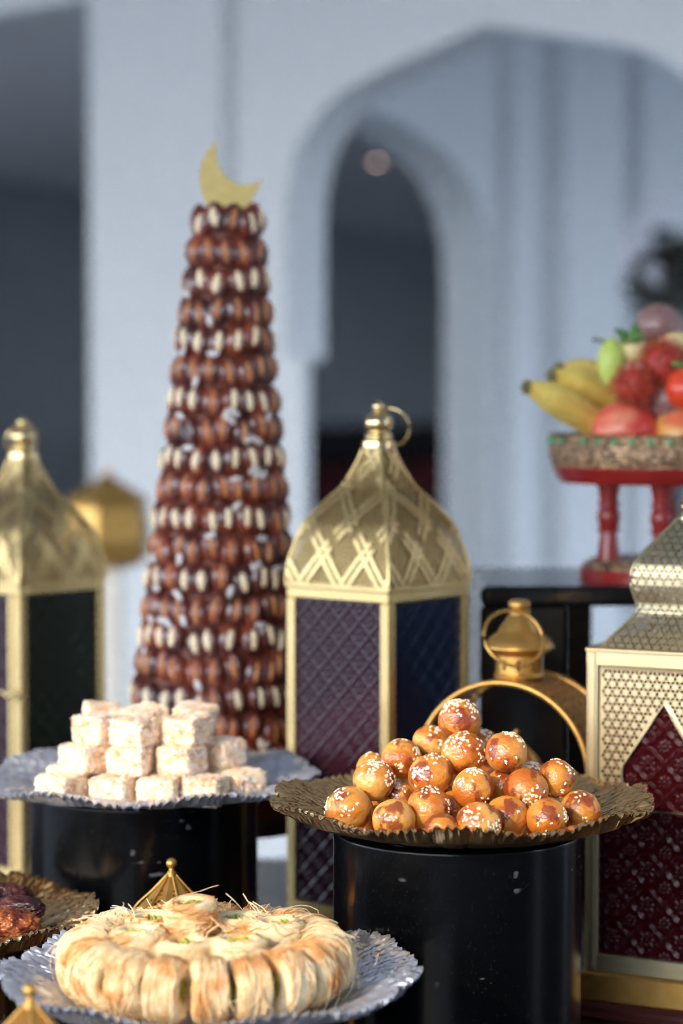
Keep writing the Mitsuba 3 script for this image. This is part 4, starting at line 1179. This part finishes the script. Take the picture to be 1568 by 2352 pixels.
# fruit
mat('banana_skin', mikit.proc(lambda p, n, uv: mix(mix((0.80, 0.56, 0.09), (0.86, 0.67, 0.20), fbm(p.x * 40, p.y * 40, p.z * 40)), (0.30, 0.22, 0.05), smoothstep(0.70, 0.80, fbm(p.x * 90, p.y * 90, p.z * 90)))), 0.42, spec=0.4)
mat('stem_brown', (0.12, 0.10, 0.035), 0.6)
mat('apple_red', mikit.proc(lambda p, n, uv: mix((0.72, 0.07, 0.055), (0.80, 0.25, 0.14), smoothstep(0.4, 0.75, fbm(p.x * 30, p.y * 30, p.z * 60)))), 0.28, spec=0.5)
mat('apple_peach', mikit.proc(lambda p, n, uv: mix((0.78, 0.18, 0.09), (0.84, 0.46, 0.13), smoothstep(0.35, 0.65, fbm(p.x * 28, p.y * 28, p.z * 40)))), 0.28, spec=0.5)
mat('rambutan_red', mikit.proc(lambda p, n, uv: mix((0.30, 0.015, 0.02), (0.55, 0.06, 0.03), fbm(p.x * 60, p.y * 60, p.z * 60))), 0.5)
mat('rambutan_hair', mikit.proc(lambda p, n, uv: mix((0.38, 0.02, 0.03), (0.62, 0.16, 0.05), fbm(p.x * 70 + 4, p.y * 70, p.z * 70))), 0.5)
mat('passion_skin', mikit.proc(lambda p, n, uv: mix((0.20, 0.08, 0.075), (0.36, 0.22, 0.20), fbm(p.x * 50, p.y * 50, p.z * 50))), 0.3, spec=0.5, coat=0.3)
mat('guava_skin', mikit.proc(lambda p, n, uv: mix((0.42, 0.55, 0.08), (0.60, 0.68, 0.18), fbm(p.x * 40, p.y * 40, p.z * 40))), 0.4, spec=0.4)
mat('apricot_skin', mikit.proc(lambda p, n, uv: mix((0.78, 0.62, 0.30), (0.80, 0.36, 0.12), smoothstep(0.45, 0.7, fbm(p.x * 45, p.y * 45, p.z * 45)))), 0.4, spec=0.4)
mat('leaf_green', (0.10, 0.24, 0.05), 0.4, spec=0.4)
mat('tomato_red', (0.72, 0.06, 0.02), 0.22, spec=0.5, coat=0.3)


def banana(key, p0, p1, sag, r, parent=None):
    t = np.linspace(0, 1, 22)[:, None]
    path = np.asarray(p0) * (1 - t) + np.asarray(p1) * t + np.asarray(sag) * 4 * t * (1 - t)
    rad_ = r * np.interp(t[:, 0], [0, 0.05, 0.12, 0.25, 0.5, 0.8, 0.95, 1], [0.42, 0.45, 0.62, 0.92, 1, 0.9, 0.45, 0.2])
    return tube(path, rad_, 10)


kb = 'banana_bunch'
YB = 2.50
for j, (a0, a1, sg_v, r) in enumerate((((1210, 888, 2.50), (1392, 1000, 2.56), (0.004, 0, 0.004), 0.0190), ((1268, 862, 2.535), (1425, 945, 2.59), (0.006, 0, 0.006), 0.0185), ((1282, 848, 2.57), (1436, 925, 2.615), (0.008, 0, 0.010), 0.0165))):
    b = put(kb + '__banana', banana('', at(*a0), at(*a1), sg_v, r), 'banana_skin', smooth=28)
    e = at(*a0)
    d_ = e - at(*a1)
    d_ /= np.linalg.norm(d_)
    put(b + '__tip', tube([e - d_ * 0.002, e + d_ * 0.0035], [0.0085, 0.0065], 10), 'stem_brown', smooth=30)
tag(kb, 'bunch of three short yellow bananas at the left of the fruit tray', 'bananas')


def apple_mesh(r, seed):
    n = 40
    t = np.linspace(0, np.pi, n)
    rr = r * np.sin(t) * (1 + 0.10 * np.cos(t))
    zz = -r * 0.90 * np.cos(t) - 0.22 * r * np.exp(-((np.pi - t) / 0.35) ** 2) + 0.10 * r * np.exp(-(t / 0.3) ** 2)
    m = lathe(np.column_stack([np.abs(rr), zz]), 40)
    return m


def fruit(key, mesh, bs, px, py, Y, lab, catg, deg=0, tilt=0, stem=None, dz_=0.0):
    k = numbered(key)
    c = at(px, py, Y)
    to = T().translate(c.tolist()).rotate([0, 0, 1], deg).rotate([1, 0, 0], tilt)
    put(k + '__flesh', mesh, bs, to, smooth=40)
    if stem is not None:
        put(k + '__stem', stem, 'stem_brown', to, smooth=40)
    tag(k, lab, catg)
    return k, to


ast = lambda r: tube([(0, 0, r * 0.62), (0.001, 0, r * 0.85), (0.003, 0, r * 1.05)], 0.0013, 6)
fruit('apple', apple_mesh(0.0355, 1), 'apple_red', 1433, 985, 2.505, 'pinkish red apple right of the bananas behind the carved rim', 'apple', 30, -12, ast(0.0355))
fruit('apple', apple_mesh(0.034, 2), 'apple_peach', 1564, 994, 2.505, 'peach coloured apple at the right edge behind the carved rim', 'apple', 80, -10, ast(0.034))
fruit('apple', apple_mesh(0.035, 3), 'apple_red', 1500, 962, 2.575, 'apple hidden in the middle of the fruit pile', 'apple', 10, 0, ast(0.035))
fruit('apple', apple_mesh(0.035, 3), 'apple_red', 1560, 870, 2.585, 'apple hidden at the back of the fruit pile', 'apple', 10, 0, ast(0.035))
fruit('apple', apple_mesh(0.034, 3), 'apple_peach', 1440, 915, 2.635, 'apple hidden behind the bananas', 'apple', 10, 0, ast(0.034))
fruit('passion_fruit', blob((0.0225, 0.0225, 0.0215), 4, 0.02, 1.5, 3), 'passion_skin', 1532, 917, 2.505, 'grey brown passion fruit between the two front apples', 'passion fruit')
fruit('passion_fruit', blob((0.0258, 0.0258, 0.0245), 4, 0.02, 1.5, 5), 'passion_skin', 1512, 748, 2.55, 'purple passion fruit crowning the fruit pile', 'passion fruit')
fruit('tomato', blob((0.026, 0.026, 0.024), 4, 0.02, 1.5, 6), 'tomato_red', 1584, 893, 2.46, 'orange red fruit cut off by the right edge of the photo', 'fruit')


def hairs(r, n, seed, L):
    g_ = np.random.default_rng(seed)
    d = g_.normal(size=(n, 3))
    d /= np.linalg.norm(d, axis=1, keepdims=True)
    c = np.cross(d, g_.normal(size=(n, 3)))
    t = np.linspace(0, 1, 5)[None, :, None]
    return tubes(d[:, None] * (r + L * t) + c[:, None] * 0.0026 * t ** 2, np.array([1, 0.8, 0.6, 0.4, 0.15])[None] * np.full((n, 1), 0.0014), 3)


for j, (px, py, Y, r, lab) in enumerate(((1456, 886, 2.485, 0.0178, 'smaller red hairy rambutan above the pink apple'), (1524, 836, 2.50, 0.0225, 'larger crimson hairy rambutan under the purple passion fruit'))):
    k, to = fruit('rambutan', blob((r, r, r), 4, 0.03, 2, 8 + j), 'rambutan_red', px, py, Y, lab, 'rambutan')
    tag(put(k + '__hair', hairs(r, 240, 40 + j, 0.0095), 'rambutan_hair', to, smooth=True), 'soft red hairs', kind='stuff')
gm = blob((0.0150, 0.0150, 0.0265), 4, 0.05, 1.4, 12)
k, to = fruit('green_fruit', gm, 'guava_skin', 1404, 832, 2.51, 'long lime green fruit with a curved stem above the bananas', 'fruit', 0, 0)
put(k + '__stem', tube([at(1398, 796, 2.51), at(1388, 786, 2.51), at(1374, 782, 2.51), at(1360, 779, 2.51)], [0.0035, 0.0022, 0.0018, 0.0022], 8), 'stem_brown', smooth=True)
k, to = fruit('apricot', blob((0.0155, 0.0155, 0.0165), 4, 0.03, 1.4, 14), 'apricot_skin', 1454, 803, 2.515, 'pale yellow orange fruit with green leaves left of the larger rambutan', 'fruit')


def leaf(p0, p1, w, up):
    p0, p1 = np.array(p0), np.array(p1)
    t = np.linspace(0, 1, 9)
    ctr = p0 + (p1 - p0) * t[:, None] + np.array([0, 0, up]) * (4 * t * (1 - t))[:, None]
    d = (p1 - p0) / np.linalg.norm(p1 - p0)
    sd = np.cross(d, [0, 1, 0.3])
    sd /= np.linalg.norm(sd)
    ww = w * np.sin(np.pi * np.clip(t, 0.03, 0.98)) ** 0.8
    V = np.concatenate([ctr + sd * ww[:, None], ctr - np.array([0, 0.002, 0]), ctr - sd * ww[:, None], ctr + np.array([0, 0.0012, 0])])
    FF = []
    for i in range(8):
        for a_, b_ in ((0, 9), (9, 18), (18, 27), (27, 0)):
            FF += [(a_ + i, a_ + i + 1, b_ + i + 1), (a_ + i, b_ + i + 1, b_ + i)]
    return trimesh.Trimesh(V, FF, process=False)


for a0, a1, w_ in (((1452, 785, 2.51), (1408, 757, 2.50), 0.0045), ((1450, 786, 2.50), (1466, 742, 2.51), 0.0055), ((1445, 786, 2.495), (1480, 772, 2.49), 0.006), ((1440, 790, 2.495), (1424, 772, 2.49), 0.005)):
    put(k + '__leaf', leaf(at(*a0), at(*a1), w_, 0.002), 'leaf_green', smooth=True)
k, to = fruit('star_fruit', blob((0.020, 0.014, 0.013), 4, 0.12, 1.6, 18), 'apricot_skin', 1556, 790, 2.53, 'yellow green fruit right under the purple passion fruit', 'fruit')
for a0, a1, w_ in (((1540, 838, 2.465), (1568, 843, 2.46), 0.004), ((1560, 838, 2.465), (1600, 850, 2.46), 0.005)):
    kl_ = put('fruit_leaf', leaf(at(*a0), at(*a1), w_, 0.002), 'leaf_green', smooth=True)
    tag(kl_, ('pointed', 'broader')[a0[0] > 1550] + ' green leaf at the right of the larger rambutan', 'leaf', 'leaves beside the rambutan')

# ------------------------------------------------------------------ far things
# tall lantern with an onion dome, far behind on the left
YD = 4.4
kd = 'floor_lantern'
cx = xat(246, YD)
hd = lambda py: at(0, py, YD)[2] - CZ
sd_ = F / YD
dome_p = [(1300, 70), (1285, 92), (1240, 98), (1200, 94), (1165, 88), (1150, 92), (1140, 84), (1118, 52), (1098, 18), (1085, 6)]
bD = T().translate([cx, YD, CZ]).rotate([0, 0, 1], 22)
put(kd + '__dome', lathe([(0, hd(1300))] + [(r_ / sd_ * 1.06, hd(p_)) for p_, r_ in dome_p[:6]], 6), 'gold_antique', bD, smooth=False)
put(kd + '__roof', lathe([(r_ / sd_ * 1.06, hd(p_)) for p_, r_ in dome_p[5:]] + [(0.004, hd(1072)), (0, hd(1070))], 6), 'gold_antique', bD, smooth=False)
mat('cream_paint', (0.78, 0.72, 0.62), 0.5)
put(kd + '__post', cbox(cx - 0.008, cx + 0.028, YD - 0.018, YD + 0.018, 0, CZ + hd(1300), 0.004), 'cream_paint', smooth=False)
put(kd + '__foot', lathe([(0, 0), (0.16, 0), (0.16, 0.012), (0.05, 0.03), (0.02, 0.05), (0, 0.05)], 40), 'cream_paint', T().translate([cx, YD, 0]), smooth=35)
tag(kd, 'tall blurred lantern with a gold onion dome on a pale post, behind the left lantern', 'floor lantern')

# dark flower arrangement on a tall pedestal, far right
kp = 'flower_arrangement'
YP = 7.0
mat('dark_foliage', (0.020, 0.024, 0.018), 0.5)
mat('pale_petal', (0.72, 0.71, 0.76), 0.5)
mat('dark_ceramic', (0.07, 0.075, 0.08), 0.3)
c0 = at(1535, 590, YP)
gg = np.random.default_rng(5)
paths = []
for _ in range(200):
    d = gg.normal(size=3) * [1, 1, 0.75]
    d /= np.linalg.norm(d)
    L_ = gg.uniform(0.06, 0.15)
    t = np.linspace(0, 1, 5)[:, None]
    paths.append(c0 + d * L_ * t - np.array([0, 0, 0.05]) * t ** 2)
fol = [tubes(np.array(paths), np.full(200, 0.0035), 4)]
for pth in paths[:150]:
    fol.append(moved(blob((0.024, 0.010, 0.016), 1, 0.1, 1, 2), *(pth[-1])))
tag(put(kp + '__foliage', cat(*fol), 'dark_foliage', smooth=True), 'dense dark twigs and leaves', kind='stuff')
for px, py in ((1496, 485), (1462, 512), (1432, 548), (1497, 622), (1440, 600), (1530, 470), (1445, 575), (1512, 640), (1480, 560)):
    p_ = at(px, py, YP - 0.1)
    put(kp + '__blossom', cat(*[moved(blob((0.016, 0.010, 0.009), 2, 0.1, 2, 3), 0.014 * math.cos(a), 0, 0.014 * math.sin(a)) for a in np.arange(6) * math.pi / 3]), 'pale_petal', T().translate(p_.tolist()), smooth=True)
put(kp + '__pedestal_vase', lathe([(0, 0), (0.14, 0), (0.14, 0.03), (0.06, 0.06), (0.045, 0.4), (0.05, 1.0), (0.075, 1.35), (0.06, c0[2] - 0.12), (0.07, c0[2] - 0.08), (0, c0[2] - 0.08)], 40), 'dark_ceramic', T().translate([c0[0] + 0.02, c0[1], 0]), smooth=35)
tag(kp, 'blurred dark flower arrangement with pale blossoms on a tall vase at the right', 'flower arrangement')

# bench in the back room and the ceiling light
mat('black_leather', (0.012, 0.012, 0.014), 0.5)
mat('red_fabric', (0.10, 0.012, 0.014), 0.8)
kbn = 'dark_bench'
bx = T().translate([xat(850, 13.5), 13.5, 0]).rotate([0, 0, 1], 60)
put(kbn + '__back', cbox(-1.9, 1.9, 0.25, 0.40, 0.3, CZ - 0.19, 0.02), 'black_leather', bx, smooth=False)
put(kbn + '__seat', cbox(-1.9, 1.9, -0.3, 0.25, 0.74, 0.92, 0.03), 'red_fabric', bx, smooth=False)
put(kbn + '__plinth', cbox(-1.85, 1.85, -0.25, 0.25, 0.0, 0.74, 0.01), 'black_leather', bx, smooth=False)
tag(kbn, 'dark bench with a red seat in the dim room behind the arch', 'bench')
kl = 'ceiling_light'
pL = at(865, 377, 11.9)
mat('metal_grey', (0.4, 0.4, 0.4), 0.4, metal=0.8)
put(kl + '__trim_ring', lathe([(0.035, 0.0), (0.055, 0.0), (0.055, -0.006), (0.035, -0.006)], 32), 'metal_grey', T().translate([pL[0], pL[1], CZ + 1.2]), smooth=30)
key = put(kl + '__bulb', lathe([(0, -0.012), (0.012, -0.011), (0.02, -0.006), (0.022, 0.0), (0, 0.0)], 24), 'metal_grey', T().translate([pL[0], pL[1], CZ + 1.2]), smooth=40)
scene[key]['emitter'] = {'type': 'area', 'radiance': rgb(1.2, 0.85, 0.75)}
tag(kl, 'small round recessed light in the ceiling behind the arch', 'ceiling light')
